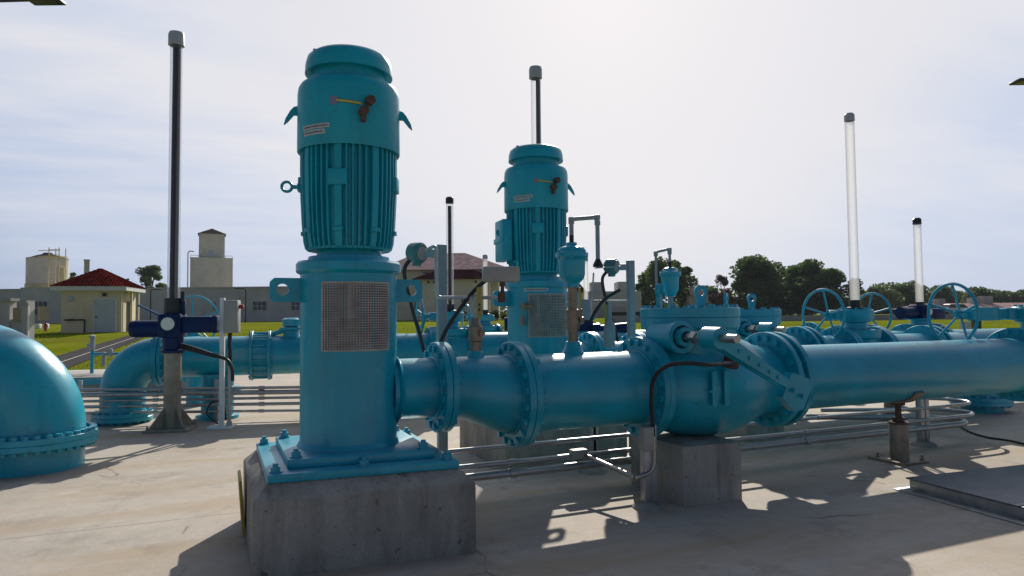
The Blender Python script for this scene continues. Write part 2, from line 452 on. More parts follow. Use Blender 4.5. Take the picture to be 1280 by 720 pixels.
# cirrus streaks: project the direction on a high flat layer
sx = t.nodes.new('ShaderNodeSeparateXYZ'); t.links.new(gen, sx.inputs[0])
za = t.nodes.new('ShaderNodeMath'); za.operation = 'ADD'; za.inputs[1].default_value = .12; t.links.new(sx.outputs['Z'], za.inputs[0])
zm = t.nodes.new('ShaderNodeMath'); zm.operation = 'MAXIMUM'; zm.inputs[1].default_value = .05; t.links.new(za.outputs[0], zm.inputs[0])
dv = t.nodes.new('ShaderNodeVectorMath'); dv.operation = 'DIVIDE'
cz = t.nodes.new('ShaderNodeCombineXYZ')
for i in range(3): t.links.new(zm.outputs[0], cz.inputs[i])
t.links.new(gen, dv.inputs[0]); t.links.new(cz.outputs[0], dv.inputs[1])
mp = t.nodes.new('ShaderNodeMapping'); mp.inputs['Rotation'].default_value = (0, 0, radians(28)); mp.inputs['Scale'].default_value = (.5, 1.25, .4)
t.links.new(dv.outputs[0], mp.inputs['Vector'])
n1 = noise(t, 1.0, 6, .56, mp.outputs['Vector'])
streak = ramp(t, n1, (.40, (0, 0, 0)), (.62, (1, 1, 1)))
near = ramp(t, dt.outputs['Value'], (.88, (1, 1, 1)), (.97, (.3, .3, .3)))
mu = t.nodes.new('ShaderNodeMath'); mu.operation = 'MULTIPLY'; t.links.new(streak, mu.inputs[0]); mu.inputs[1].default_value = .9
cl = mix_rgb(t, mu.outputs[0], veil, (6.8, 6.7, 7.0, 1))
inv = t.nodes.new('ShaderNodeMath'); inv.operation = 'MULTIPLY'; t.links.new(near, inv.inputs[0]); inv.inputs[1].default_value = 1
cl = mix_rgb(t, inv.outputs[0], veil, cl)
# away from the sun the streaks are dimmer than near it
dimr = ramp(t, dt.outputs['Value'], (0.55, (0, 0, 0)), (.68, (1, 1, 1)))
low = ramp(t, s0.outputs['Z'], (.03, (0, 0, 0)), (.22, (1, 1, 1)))
dimr = mix_rgb(t, 1.0, dimr, low, 'MULTIPLY')
cl = mix_rgb(t, dimr, veil, cl)
fin = mix_rgb(t, .96, sky.outputs[0], cl)
t.links.new(fin, bg.inputs['Color'])
sl = bpy.data.lights.new('Sun', 'SUN'); sl.energy = 4.7; sl.angle = radians(.6); sl.color = (1, .93, .82)
so = bpy.data.objects.new('Sun', sl); COL.objects.link(so)
so.rotation_euler = (-SUN).to_track_quat('-Z', 'Y').to_euler()
scn.view_settings.view_transform = 'Standard'; scn.view_settings.look = 'None'
scn.view_settings.exposure = 0.25; scn.view_settings.gamma = 1

cd = bpy.data.cameras.new('Camera'); cam = bpy.data.objects.new('Camera', cd); COL.objects.link(cam); scn.camera = cam
cd.sensor_width = 36; cd.lens = F/1280*36; cd.clip_end = 5000; cd.clip_start = .05
cam.matrix_world = Matrix.Translation(EYE) @ RC.to_4x4()

# ------------------------------------------------------------------ ground
b = MB()
ds = [-30, 0, 10, 19.9, 24, 30, 38, 46, 60, 75, 90, 120, 160, 260, 500, 1200, 2500]
xs = [-2500, -900, -300, -120, -60, -30, 0, 30, 60, 120, 300, 900, 2500]
vs = [RIGHT*x + FWD*d + V((0, 0, terr(d))) for d in ds for x in xs]
nx = len(xs)
b.add(vs, [(i*nx+j, i*nx+j+1, (i+1)*nx+j+1, (i+1)*nx+j) for i in range(len(ds)-1) for j in range(nx-1)])
struct(b.build('lawn', M['grass'], ang=60))
b = MB()
b.add([RIGHT*x + FWD*d + V((0, 0, 0)) for d, x in ((-12, -45), (-12, 45), (20.2, 45), (20.2, -45))] +
      [RIGHT*x + FWD*d + V((0, 0, -.25)) for d, x in ((-12, -45), (-12, 45), (20.2, 45), (20.2, -45))],
      [(0, 1, 2, 3), (3, 2, 6, 7), (2, 1, 5, 6), (0, 3, 7, 4), (1, 0, 4, 5)])
struct(b.build('concrete_slab', M['slab'], smooth=False))
# asphalt road crossing the lawn on the left
A0, A1 = GT(60, 474), GT(176, 424); B0, B1 = GT(28, 458), GT(172, 416.5)
b = MB(); n = 14
for k in range(n+1):
    tt = -.0 + 1.3*k/n
    for P0, P1 in ((A0, A1), (B0, B1)):
        p = P0.lerp(P1, tt); p.z = terr(p.dot(FWD)) + .03; b.v.append(tuple(p))
b.f = [(2*k, 2*k+1, 2*k+3, 2*k+2) for k in range(n)]
struct(b.build('road', M['asphalt'], ang=60))
b = MB()
for k in range(n+1):
    tt = 1.3*k/n
    for e in (.10, .125):
        p = A0.lerp(A1, tt).lerp(B0.lerp(B1, tt), e+.33); p.z = terr(p.dot(FWD)) + .04; b.v.append(tuple(p))
b.f = [(2*k, 2*k+1, 2*k+3, 2*k+2) for k in range(n)]
struct(b.build('road_line', M['white'], ang=60))

# ------------------------------------------------------------------ the front pump line
U = V((1, 0, 0))
PUMP1 = V((.92, 5.184, 0)); PUMP2 = V((3.47, 7.24, 0)); OFF = PUMP2 - PUMP1
ZP, RP = .965, .32            # pipe axis height and radius
PR = radians(-5)

SK = Matrix(((cos(PR), 0, 0), (sin(PR), 1, 0), (0, 0, 1)))
def make_plinth():
    t_ = thing('concrete_plinth', 'stained chamfered concrete plinth under the big pump in front', 'plinth', PUMP1)
    h = .715; ch = .09; H = .56
    b = MB(); o = (0.01, .015)
    def sq(s, z): return [SK @ V(p) for p in ((o[0]-s, o[1]-s, z), (o[0]+s, o[1]-s, z), (o[0]+s, o[1]+s, z), (o[0]-s, o[1]+s, z))]
    b.add(sq(h, -.1) + sq(h, H-ch) + sq(h-ch, H), [(3, 2, 1, 0), (8, 9, 10, 11)] + [(r*4+i, r*4+(i+1) % 4, r*4+4+(i+1) % 4, r*4+4+i) for r in (0, 1) for i in range(4)])
    bm = bmesh.new(); me = bpy.data.meshes.new('x'); me.from_pydata(b.v, [], b.f); bm.from_mesh(me)
    bmesh.ops.bevel(bm, geom=bm.edges[:], offset=.012, segments=2, profile=.5, affect='EDGES'); bm.verts.index_update()
    b = MB(); b.v = [tuple(v.co) for v in bm.verts]; b.f = [tuple(v.index for v in f.verts) for f in bm.faces]; bm.free()
    b.build('block', M['plinth'], t_, ang=25)
    return t_
PLINTH1 = make_plinth()

def make_pump():
    T = M['teal']; T2 = M['teal2']
    r_ = thing('vertical_pump', 'large teal vertical turbine pump with ribbed motor standing nearest the camera', 'pump', PUMP1)
    R5 = SK
    bp = MB().obox((.01, 0, .586), (1.25, 1.25, .054), R5, .008).build('base_plate', T, r_)
    hd = MB().obox((.01, 0, .644), (.98, .98, .062), R5, .008).build('mounting_plate', T, r_)
    def anchor(x, y, z, par):
        b = MB(); b.cyl((0, 0, 0), (0, 0, .01), .042, n=16); b.cyl((0, 0, .01), (0, 0, .04), .034, n=6); b.cyl((0, 0, .04), (0, 0, .06), .018, n=10)
        o = b.build('anchor_bolt', T, par, loc=R5 @ V((x, y, z))); return o
    for x in (-.56, 0.0, .57):
        for y in (-.555, .555):
            anchor(x, y, .613, bp)
    for x in (-.42, .44):
        for y in (-.42, .42): anchor(x, y, .675, hd)
    # discharge head: shell with a window front and back
    R = .352; n = 96; b = MB(); ri = R-.02
    zs = [.675, .72, 1.371, 1.856, 1.93]
    def inwin(k):
        a = 360*(k+.5)/n
        return any(abs((a-c+180) % 360-180) < 41.5 for c in (270,))
    for rr in (R, ri):
        o = len(b.v)
        for z in zs: b.v += [(rr*cos(2*pi*k/n), rr*sin(2*pi*k/n), z) for k in range(n)]
        for i in range(len(zs)-1):
            for k in range(n):
                if i == 2 and inwin(k): continue
                b.f.append((o+i*n+k, o+i*n+(k+1) % n, o+(i+1)*n+(k+1) % n, o+(i+1)*n+k))
    half = len(zs)*n
    for k in range(n):
        l = (k+1) % n
        if inwin(k):
            for i in (2, 3): b.f.append((i*n+k, i*n+l, half+i*n+l, half+i*n+k))
        if inwin(k) != inwin(k-1): b.f.append((2*n+k, 3*n+k, half+3*n+k, half+2*n+k))
    b.lathe([(ri-.02, 1.90), (.375, 1.935), (.383, 1.945), (.383, 2.00), (.37, 2.018), (.30, 2.022), (.295, 2.055), (.1, 2.056)], n=72)
    b.lathe([(.3515, .672), (.372, .676), (.360, .70), (.3515, .715)], n=72)          # weld fillet at the plate
    b.cyl((.30, 0, 1.055), (.66, 0, 1.055), .23, n=48)                                # outlet stub
    b.lathe([(.23, .372), (.25, .358), (.262, .345), (.23, .33)], (0, 0, 1.055), (1, 0, 0), 48)
    head = b.build('discharge_head', T, r_)
    flange(head, (.655, 0, 1.055), (1, 0, 0), .23, .352, .05, T)
    # shaft, packing box inside the window
    MB().cyl((0, 0, .68), (0, 0, 2.05), .045, n=20).build('shaft', M['stainless'], r_)
    MB().lathe([(0, 1.0), (.17, 1.0), (.17, 1.40), (.13, 1.43), (.13, 1.5), (.07, 1.52), (.07, 1.6), (0, 1.6)]).build('packing_box', M['brass'], r_)
    # perforated screens
    for c in (270,):
        b = MB(); rr = R+.006; nv, nh = 25, 27; a0, a1 = radians(c-41), radians(c+41); z0, z1 = 1.375, 1.852
        tck = .0042
        for i in range(nv+1):
            a = a0 + (a1-a0)*i/nv; ww = .0066 if 0 < i < nv else .014
            p = V((rr*cos(a), rr*sin(a), 0)); b.obox((p.x, p.y, (z0+z1)/2), (.003, ww, z1-z0), Matrix.Rotation(a, 3, 'Z'))
        for j in range(nh+1):
            z = z0 + (z1-z0)*j/nh; ww = .0066 if 0 < j < nh else .014; m = 20; o = len(b.v)
            for i in range(m+1):
                a = a0 + (a1-a0)*i/m
                for q, h in ((rr-.0008, -ww/2), (rr+.0028, -ww/2), (rr+.0028, ww/2), (rr-.0008, ww/2)):
                    b.v.append((q*cos(a), q*sin(a), z+h))
            for i in range(m):
                for e in range(4):
                    b.f.append((o+i*4+e, o+i*4+(e+1) % 4, o+(i+1)*4+(e+1) % 4, o+(i+1)*4+e))
        b.build('screen', M['mesh'], r_, smooth=False)
    for s in (-1, 1):
        w_ = .235
        poly = [(0, 0), (w_-.03, 0), (w_, .03), (w_, .145), (w_-.03, .175), (0, .175)]
        MB().prism(poly, (s*.33, s*.0135, 1.722), (s, 0, 0), (0, 0, 1), .028, (w_*.62, .09, .043)).build('lifting_lug', T, r_)
    # motor
    b = MB(); nf = 48; nn = nf*8
    prof = [(2.10, .30), (2.115, .318), (2.16, .330), (2.26, .340), (2.30, .343), (2.50, .353), (2.70, .356), (2.86, .356)]
    def rad(k, base, zi):
        a = 360*k/nn
        wide = min(abs((a-c+180) % 360-180) for c in [22.5+45*i-.5 for i in range(8)])
        fin = base if (k % 8) in (1, 2, 3) else base-.034
        if wide < 4.6: fin = base-.002
        elif wide < 7.6: fin = base-.036
        return fin
    for zi, (z, r) in enumerate(prof):
        b.v += [(rad(k, r, zi)*cos(2*pi*k/nn), rad(k, r, zi)*sin(2*pi*k/nn), z) for k in range(nn)]
    for i in range(len(prof)-1):
        for k in range(nn):
            b.f.append((i*nn+k, i*nn+(k+1) % nn, (i+1)*nn+(k+1) % nn, (i+1)*nn+k))
    b.lathe([(.18, 2.045), (.235, 2.05), (.235, 2.085), (.25, 2.10), (.305, 2.102), (.31, 2.12), (.2, 2.13)], n=64)
    for i in range(8):                                                                # pads and bolt heads on the wide ribs
        a = radians(22.5+45*i-.5); Rm = Matrix.Rotation(a, 3, 'Z')
        if i % 2 == 1: b.obox(Rm @ V((.343, 0, 2.60)), (.05, .135, .115), Rm, .006)
        b.obox(Rm @ V((.335, 0, 2.235)), (.04, .07, .03), Rm, .004)
    for i in range(4):
        a = radians(45+90*i); b.cyl((.265*cos(a), .265*sin(a), 2.02), (.265*cos(a), .265*sin(a), 2.062), .022, n=6)
    motor = b.build('motor', T2, r_, ang=30)
    b = MB(); b.lathe([(.34, 2.84), (.374, 2.832), (.378, 2.84), (.376, 3.26), (.370, 3.305), (.355, 3.332), (.325, 3.345), (.2, 3.35)], n=80)
    cov = b.build('top_cover', T2, r_)
    MB().lathe([(.272, 3.34), (.272, 3.50), (.1, 3.51)], n=64).build('fan_neck', T2, r_)
    b = MB(); b.lathe([(.255, 3.45), (.316, 3.428), (.324, 3.432), (.320, 3.50), (.306, 3.552), (.275, 3.578), (.18, 3.60), (.09, 3.61), (0, 3.612)], n=72)
    b.obox((-.26, -.06, 3.575), (.03, .03, .03), None, .004)
    b.build('weather_cap', T2, r_)
    for a, z in ((168, 3.12), (-12, 3.12)):
        Rm = Matrix.Rotation(radians(a), 3, 'Z')
        poly = [(0, 0), (.03, .0), (.075, -.055), (.10, -.075), (.088, -.03), (.055, .03), (.03, .06), (0, .07)]
        MB().prism(poly, Rm @ V((.374, .012, z)), Rm @ V((1, 0, 0)), (0, 0, 1), .026).build('lifting_hook', T2, r_)
    b = MB(); Rm = Matrix.Rotation(radians(172), 3, 'Z')
    b.cyl(Rm @ V((.355, 0, 2.575)), Rm @ V((.41, 0, 2.575)), .015); b.cyl(Rm @ V((.355, 0, 2.575)), Rm @ V((.375, 0, 2.575)), .028)
    b.torus(Rm @ V((.448, 0, 2.575)), Rm @ V((0, 1, 0)), .036, .011, 28, 8); b.build('lifting_eye', T2, r_)
    # oil gauge, copper tube, faded plate
    def surf(adeg, z, out=0.0, rr=.377):
        a = radians(adeg); return V(((rr+out)*cos(a), (rr+out)*sin(a), z))
    b = MB(); p = surf(-79, 3.145); q = surf(-79, 3.145, .05); b.cyl(p, q, .034, n=20); b.build('oil_sight', M['rust'], cov)
    b = MB(); p = surf(-86, 3.06); b.cyl(p, surf(-86, 3.06, .06), .032, n=18); b.obox(surf(-86, 3.01, .03), (.03, .05, .05), None, .005)
    b.cyl(surf(-83, 3.09, .02), surf(-79, 3.14, .03), .014); b.build('oil_valve', M['rust'], cov)
    b = MB(); b.tube([surf(-113+3.2*i, 3.135-.002*i, .010) for i in range(9)], .008); b.build('oil_tube', M['yellowwire'], cov)
    b = MB(); b.obox(surf(-116, 3.135, .003), (.006, .055, .06), Matrix.Rotation(radians(-116), 3, 'Z')); b.build('faded_plate', paint('faded_violet', (.17, .19, .27), .6), cov)
    # curved stickers with unreadable print
    def sticker(par, a0, a1, z0, z1, rr, tilt=0.0, rows=1):
        b = MB(); m = 10
        for i in range(m+1):
            a = radians(a0+(a1-a0)*i/m)
            for z in (z0, z1): b.v.append((rr*cos(a), rr*sin(a), z))
        for i in range(m): b.f.append((2*i, 2*i+2, 2*i+3, 2*i+1))
        s = b.build('sticker', M['tag'], par)
        b = MB(); rng = random.Random(int(a0*7))
        for row in range(rows):
            zz = z0 + (z1-z0)*(row+.5)/rows; a = a0+2.5
            while a < a1-2:
                w_ = rng.uniform(.6, 2.4)
                for aa in (a, min(a+w_, a1-1.2)):
                    for dz in (-.0045, .0045): b.v.append(((rr+.0012)*cos(radians(aa)), (rr+.0012)*sin(radians(aa)), zz+dz))
                o = len(b.v)-4; b.f.append((o, o+2, o+3, o+1)); a += w_+.7
        b.build('print', M['ink'], s, smooth=False) if False else None
        o = b.build('print', M['ink'], par, smooth=False)
        return s
    sticker(cov, -158, -121, 2.945, 2.978, .3795); sticker(cov, -156, -126, 2.902, 2.938, .3795)
    return r_, cov, motor, head, sticker
P1, COV, MOT, HEAD, sticker = make_pump()

def spool(name, label, cat, x0, x1, r0=RP, r1=None, z0=ZP, z1=None):
    t_ = thing(name, label, cat, PUMP1 + V((x0, 0, 0)))
    r1 = r1 or r0; z1 = z1 if z1 is not None else z0; L = x1-x0
    b = MB(); n = 56; rows = [(0, 0), (.12*L, 0), (.3*L, .22), (.5*L, .5), (.7*L, .78), (.88*L, 1), (L, 1)] if r0 != r1 else [(0, 0), (L, 1)]
    for x, k in rows:
        r = r0+(r1-r0)*k; z = z0+(z1-z0)*k
        b.v += [(x, r*cos(2*pi*i/n), z+r*sin(2*pi*i/n)) for i in range(n)]
    for j in range(len(rows)-1):
        for i in range(n): b.f.append((j*n+i, j*n+(i+1) % n, (j+1)*n+(i+1) % n, (j+1)*n+i))
    return t_, b
T = M['teal']
# reducer
RED, b = spool('pipe_reducer', 'teal tapered pipe widening away from the front pump to the first large flange', 'pipe', .707, 1.352, .23, RP, 1.055, ZP)
b.build('reducer_body', T, RED)
flange(RED, (.0, 0, 1.055), (1, 0, 0), .23, .352, .05, T, 16, .016, L=.10, boff=0.0)
flange(RED, (.59, 0, ZP), (1, 0, 0), RP, .432, .055, T, 20, .017, L=.112, boff=.056)
# spool between reducer and check valve
SPO, b = spool('pipe_spool', 'straight teal pipe between the reducer and the front check valve', 'pipe', 1.354, 2.585)
b.build('pipe_wall', T, SPO)
flange(SPO, (.0, 0, ZP), (1, 0, 0), RP, .432, .055, T)
flange(SPO, (1.176, 0, ZP), (1, 0, 0), RP, .445, .055, T, 20, .017, L=.112, boff=.056)

# check valve
def make_check():
    xc = 3.136
    r_ = thing('check_valve', 'teal swing check valve with lever and counterweight in the front pipeline', 'valve', PUMP1 + V((xc, 0, 0)))
    b = MB()
    b.lathe([(RP, -.55), (.335, -.48), (.36, -.43), (.42, -.30), (.462, -.15), (.48, 0), (.485, .12), (.478, .26), (.455, .40), (.41, .53), (.36, .66), (.335, .75), (.33, .93)], (0, 0, ZP), (1, 0, 0), 64)
    b.lathe([(.385, .9), (.385, 1.18), (.395, 1.34), (.405, 1.47), (.448, 1.49), (.448, 1.575), (.3, 1.577)], (0, 0, 0), (0, 0, 1), 64)
    b.lathe([(.125, 0), (.125, .30), (.14, .305), (.14, .36), (.1, .362)], (-.40, -.05, 1.415), (0, -1, 0), 32)     # shaft boss
    b.lathe([(.05, .36), (.085, .36), (.085, .41), (.05, .415)], (-.40, -.05, 1.415), (0, -1, 0), 8)
    body = b.build('body', T, r_)
    bon = MB().ring((0, 0, 1.577), (0, 0, 1), .0, .452, .088, 64).build('bonnet', T, r_)
    bolts(bon, (0, 0, 1.58), (0, 0, 1), .412, 16, .017, .17, T)
    for ex, ey, tw in ((-.335, .0, 35), (.33, .24, -23)):
        c = V((ex, ey, 1.665)); d = V((cos(radians(tw)), sin(radians(tw)), 0))
        poly = [(-.036, 0), (.036, 0), (.036, .10), (.052, .15), (.05, .19), (.026, .222), (-.026, .222), (-.05, .19), (-.052, .15), (-.036, .10)]
        MB().prism([(p[0]*1.25, p[1]*1.02) for p in poly], c - d.cross(V((0, 0, 1)))*.018, d, (0, 0, 1), .036, (0, .155, .030)).build('lifting_eye', T, bon)
    flange(r_, (-.551, 0, ZP), (1, 0, 0), RP, .445, .06, T)
    flange(r_, (.88, 0, ZP), (1, 0, 0), RP, .462, .06, T, 20, .018, L=.19, boff=.09)
    # shaft, lever, weight
    ys = -.83
    b = MB(); b.cyl((-.40, -.38, 1.415), (-.40, -1.08, 1.415), .034, n=20); b.cyl((-.40, -.56, 1.415), (-.40, -.62, 1.415), .058, n=6)
    b.build('shaft', M['stainless'], r_)
    hub = V((-.40, ys, 1.415)); dr = V((.872, 0, -.489)).normalized(); nr = V((.489, 0, .872)).normalized()
    b = MB(); b.cyl(hub + V((0, .11, 0)), hub + V((0, -.075, 0)), .088, n=28)
    for o in (-.055, .028):
        b.prism([(-.05, -.055), (.10, -.062), (.80, -.036), (.80, .036), (.10, .062), (-.05, .055)], hub + V((0, o+.027, 0)), dr, nr, .027)
    for q in (.22, .34, .46, .58, .68):
        p = hub + dr*q; b.cyl(p + V((0, .035, 0)), p + V((0, -.07, 0)), .016, n=8)
    b.build('lever_arm', T, r_)
    c = hub + dr*.93
    b = MB(); poly = [(-.13, -.13), (.06, -.18), (.15, -.12), (.15, .10), (.08, .16), (-.13, .12)]
    b.prism([(p[0]*.9, p[1]*.92) for p in poly], c + V((0, .04, 0)), dr, nr, .08)
    for q in (-.05, .06):
        p = c + dr*q + nr*-.02; b.cyl(p + V((0, -.04, 0)), p + V((0, -.075, 0)), .018, n=6)
    b.build('counterweight', T, r_)
    # bracket strips and limit switch on the bowl
    b = MB()
    for x in (-.15, -.02):
        y = -sqrt(max(.0, .47**2-.05**2)) - .015
        b.obox((x, y-.02, .97), (.045, .02, .30), None, .003)
        b.obox((x+.02, y+.0, .97), (.012, .06, .30), None, .002)
    b.obox((-.175, -.50, .95), (.06, .03, .02), None, .003)
    b.build('switch_bracket', T, r_)
    b = MB(); b.obox((.02, -.53, 1.20), (.09, .12, .12), Matrix.Rotation(radians(20), 3, 'Y'), .012); b.build('limit_switch', M['rust'], r_)
    return r_
CHK = make_check()
def make_vplinth():
    b = MB(); b.obox((0, 0, .195), (.60, .86, .61), None, .014)
    o = b.build('concrete_block', M['plinth'], ang=25); o.location = PUMP1 + V((2.99, -.06, 0)); o.rotation_euler = (0, 0, radians(-3))
    return tag(o, 'plain square concrete block carrying the front check valve', 'block')
VPL = make_vplinth()
# long discharge pipe
LNG, b = spool('discharge_pipe', 'long smooth teal pipe running from the front check valve to the right edge', 'pipe', 4.136, 8.02)
b.build('pipe_wall', T, LNG); flange(LNG, (.0, 0, ZP), (1, 0, 0), RP, .462, .06, T)
flange(LNG, (3.82, 0, ZP), (1, 0, 0), RP, .445, .06, T, 20, .017, L=.12, boff=.06)

# gate valve
def make_gate(label, loc, rz=0, stem_top=None, tube_mat='clear', rod=True, cap='capgrey', wheel=-1, actuator=False, wr=.37, name='gate_valve', group=None, ext=0.0, grot=0.0):
    r_ = thing(name, label, 'valve', loc, rz, group)
    b = MB(); b.lathe([(RP, -.30), (.34, -.25), (.36, -.12), (.37, 0), (.36, .12), (.34, .25), (RP, .30)], (0, 0, ZP), (1, 0, 0), 40)
    b.lathe([(.30, 1.0), (.30, 1.22), (.34, 1.25), (.34, 1.36), (.2, 1.37)], (0, 0, 0), (0, 0, 1), 32)
    b.lathe([(.16, 1.36), (.15, 1.46), (.21, 1.48), (.21, 1.5), (.1, 1.5)], (0, 0, 0), (0, 0, 1), 24)
    body = b.build('body', T, r_)
    bolts(body, (0, 0, 1.305), (0, 0, 1), .30, 12, .015, .13, T)
    flange(r_, (-.36, 0, ZP), (1, 0, 0), RP, .445, .06, T); flange(r_, (.30, 0, ZP), (1, 0, 0), RP, .445, .06, T, 16, .017, L=.12, boff=.06)
    if actuator:
        b = MB(); b.obox((0, 0, 1.62), (.26, .30, .26), None, .03); b.cyl((-.13, 0, 1.60), (-.52, 0, 1.60), .11, n=24)
        b.obox((.32, -.02, 1.58), (.40, .22, .20), None, .03); b.cyl((0, -.15, 1.62), (0, -.19, 1.62), .075, n=24)
        b.build('actuator', M['blue'], r_)
        MB().cyl((0, -.191, 1.62), (0, -.2, 1.62), .055, n=24).build('dial', M['dial'], r_)
    else:
        b = MB(); b.lathe([(0, 1.50), (.24, 1.50), (.25, 1.52), (.25, 1.64), (.23, 1.665), (0, 1.668)], n=32)
        s = wheel
        b.obox((s*.22, .10, 1.58), (.30, .20, .15), None, .02)
        for k in range(8):
            a = 2*pi*k/8; b.cyl((.19*cos(a), .19*sin(a), 1.66), (.19*cos(a), .19*sin(a), 1.69), .02, n=6)
        if ext: b.obox((s*(.22+ext/2+.1), .10, 1.58), (ext, .16, .13), None, .02); b.cyl((s*(ext+.1), .10, 1.5), (s*(ext+.1), .10, 1.66), .17, n=24)
        gb = b.build('gearbox', T, r_); gb.rotation_euler.z = radians(grot)
        b = MB(); b.cyl((s*.3, .10, 1.585), (s*(.53+ext), .10, 1.585), .026, n=14); hubc = V((s*(.40+ext), .10, 1.585)); rimc = V((s*(.54+ext), .10, 1.585))
        b.cyl(hubc, hubc + V((s*.07, 0, 0)), .05, n=18)
        b.torus(rimc, (1, 0, 0), wr, .019, 56, 10)
        for k in range(5):
            a = 2*pi*k/5 + .35; d = V((0, cos(a), sin(a))); b.tube([hubc + V((s*.035, 0, 0)) + d*.03, rimc + d*wr], .0145, 8)
        hw_ = b.build('handwheel', T, r_); hw_.rotation_euler.z = radians(grot)
    if stem_top:
        MB().lathe([(0, 1.66), (.12, 1.66), (.12, 1.69), (.08, 1.70), (.08, 1.80), (0, 1.80)], n=24).build('stem_nut', M['black'], r_)
        MB().lathe([(.067, 1.78), (.067, stem_top)], n=28).build('stem_cover', M[tube_mat], r_)
        b = MB(); b.lathe([(0, stem_top+.05), (.05, stem_top+.045), (.072, stem_top+.02), (.074, stem_top-.07), (.06, stem_top-.07)], n=24); b.build('cap', M[cap], r_)
        if rod: MB().cyl((0, 0, 1.7), (0, 0, stem_top-.12), .034, n=14).build('stem', M['darkrod'], r_)
    return r_
GATE1 = make_gate('teal gate valve with the large handwheel at the right edge of the picture', PUMP1 + V((8.4, 0, 0)), ext=.55, grot=-13)

# air valves ----------------------------------------------------------
def air_valve_big():
    x = 1.90
    r_ = thing('air_release_valve', 'large teal air release valve on bronze fittings beside the rear pump motor', 'valve', PUMP1 + V((x, 0, 0)))
    b = MB(); zt = ZP+RP
    b.lathe([(.11, zt-.03), (.085, zt+.02), (.07, zt+.05), (.06, zt+.10), (0, zt+.10)], n=24); b.build('saddle', T, r_)
    b = MB(); b.cyl((0, 0, zt+.09), (0, 0, zt+.20), .045); b.lathe([(.055, zt+.2), (.06, zt+.23), (.06, zt+.26), (.052, zt+.3), (.06, zt+.34), (.06, zt+.37), (.04, zt+.38), (.04, 1.87)], n=20)
    b.cyl((.05, -.02, zt+.28), (.09, -.02, zt+.28), .03, n=12); b.obox((.08, .0, zt+.31), (.018, .03, .14), None, .004); b.build('ball_valve', M['brass'], r_)
    b = MB(); b.obox((.085, .02, 1.72), (.012, .03, .26), None, .003); b.build('valve_handle', M['yellow'], r_)
    b = MB(); b.lathe([(0, 1.85), (.06, 1.85), (.06, 1.88), (.10, 1.92), (.112, 1.96), (.115, 2.08), (.13, 2.10), (.142, 2.11), (.142, 2.145), (.12, 2.155), (.11, 2.19), (.05, 2.21), (.045, 2.235), (0, 2.24)], n=36)
    for k in range(6): a = k*pi/3; b.cyl((.125*cos(a), .125*sin(a), 2.09), (.125*cos(a), .125*sin(a), 2.165), .014, n=6)
    b.build('float_body', T, r_)
    b = MB(); b.cyl((0, 0, 2.235), (0, 0, 2.30), .02); b.build('hose_nipple', M['black'], r_)
    b = MB(); b.tube(fillet([(0, 0, 2.29), (0, 0, 2.44), (.26, -.0, 2.47), (.26, 0, 2.08)], .03), .019, 12)
    for p, q in (((0, 0, 2.40), (0, 0, 2.455)), ((.235, 0, 2.465), (.275, 0, 2.47)), ((.26, 0, 2.44), (.26, 0, 2.40))): b.cyl(p, q, .026, n=14)
    b.build('vent_pipe', M['postgrey'], r_)
    MB().lathe([(.02, 2.10), (.045, 2.05), (.045, 2.03), (.0, 2.04)], (.26, 0, 0), n=16).build('vent_screen', M['black'], r_)
    return r_
AIR1 = air_valve_big()
def air_valve_small():
    r_ = thing('air_release_valve', 'small teal air release valve with bent vent pipe on the front check valve', 'valve', PUMP1 + V((2.97, .06, 0)))
    b = MB(); b.cyl((0, 0, 1.665), (0, 0, 1.79), .024); b.build('riser', M['postgrey'], r_)
    b = MB(); b.lathe([(0, 1.775), (.05, 1.775), (.055, 1.80), (.078, 1.84), (.08, 1.96), (.098, 1.972), (.098, 2.0), (.078, 2.01), (.06, 2.04), (.02, 2.05), (0, 2.05)], n=32)
    for k in range(6): a = k*pi/3; b.cyl((.088*cos(a), .088*sin(a), 1.955), (.088*cos(a), .088*sin(a), 2.015), .011, n=6)
    b.build('float_body', T, r_)
    MB().cyl((0, 0, 2.045), (0, 0, 2.10), .016).build('hose_nipple', M['black'], r_)
    b = MB(); b.tube(fillet([(0, 0, 2.09), (0, 0, 2.22), (-.155, 0, 2.185), (-.155, 0, 1.86)], .02), .013, 10)
    for p, q in (((0, 0, 2.17), (0, 0, 2.228)), ((-.155, 0, 2.19), (-.155, 0, 2.15))): b.cyl(p, q, .02, n=12)
    b.build('vent_pipe', M['postgrey'], r_)
    return r_
AIR2 = air_valve_small()
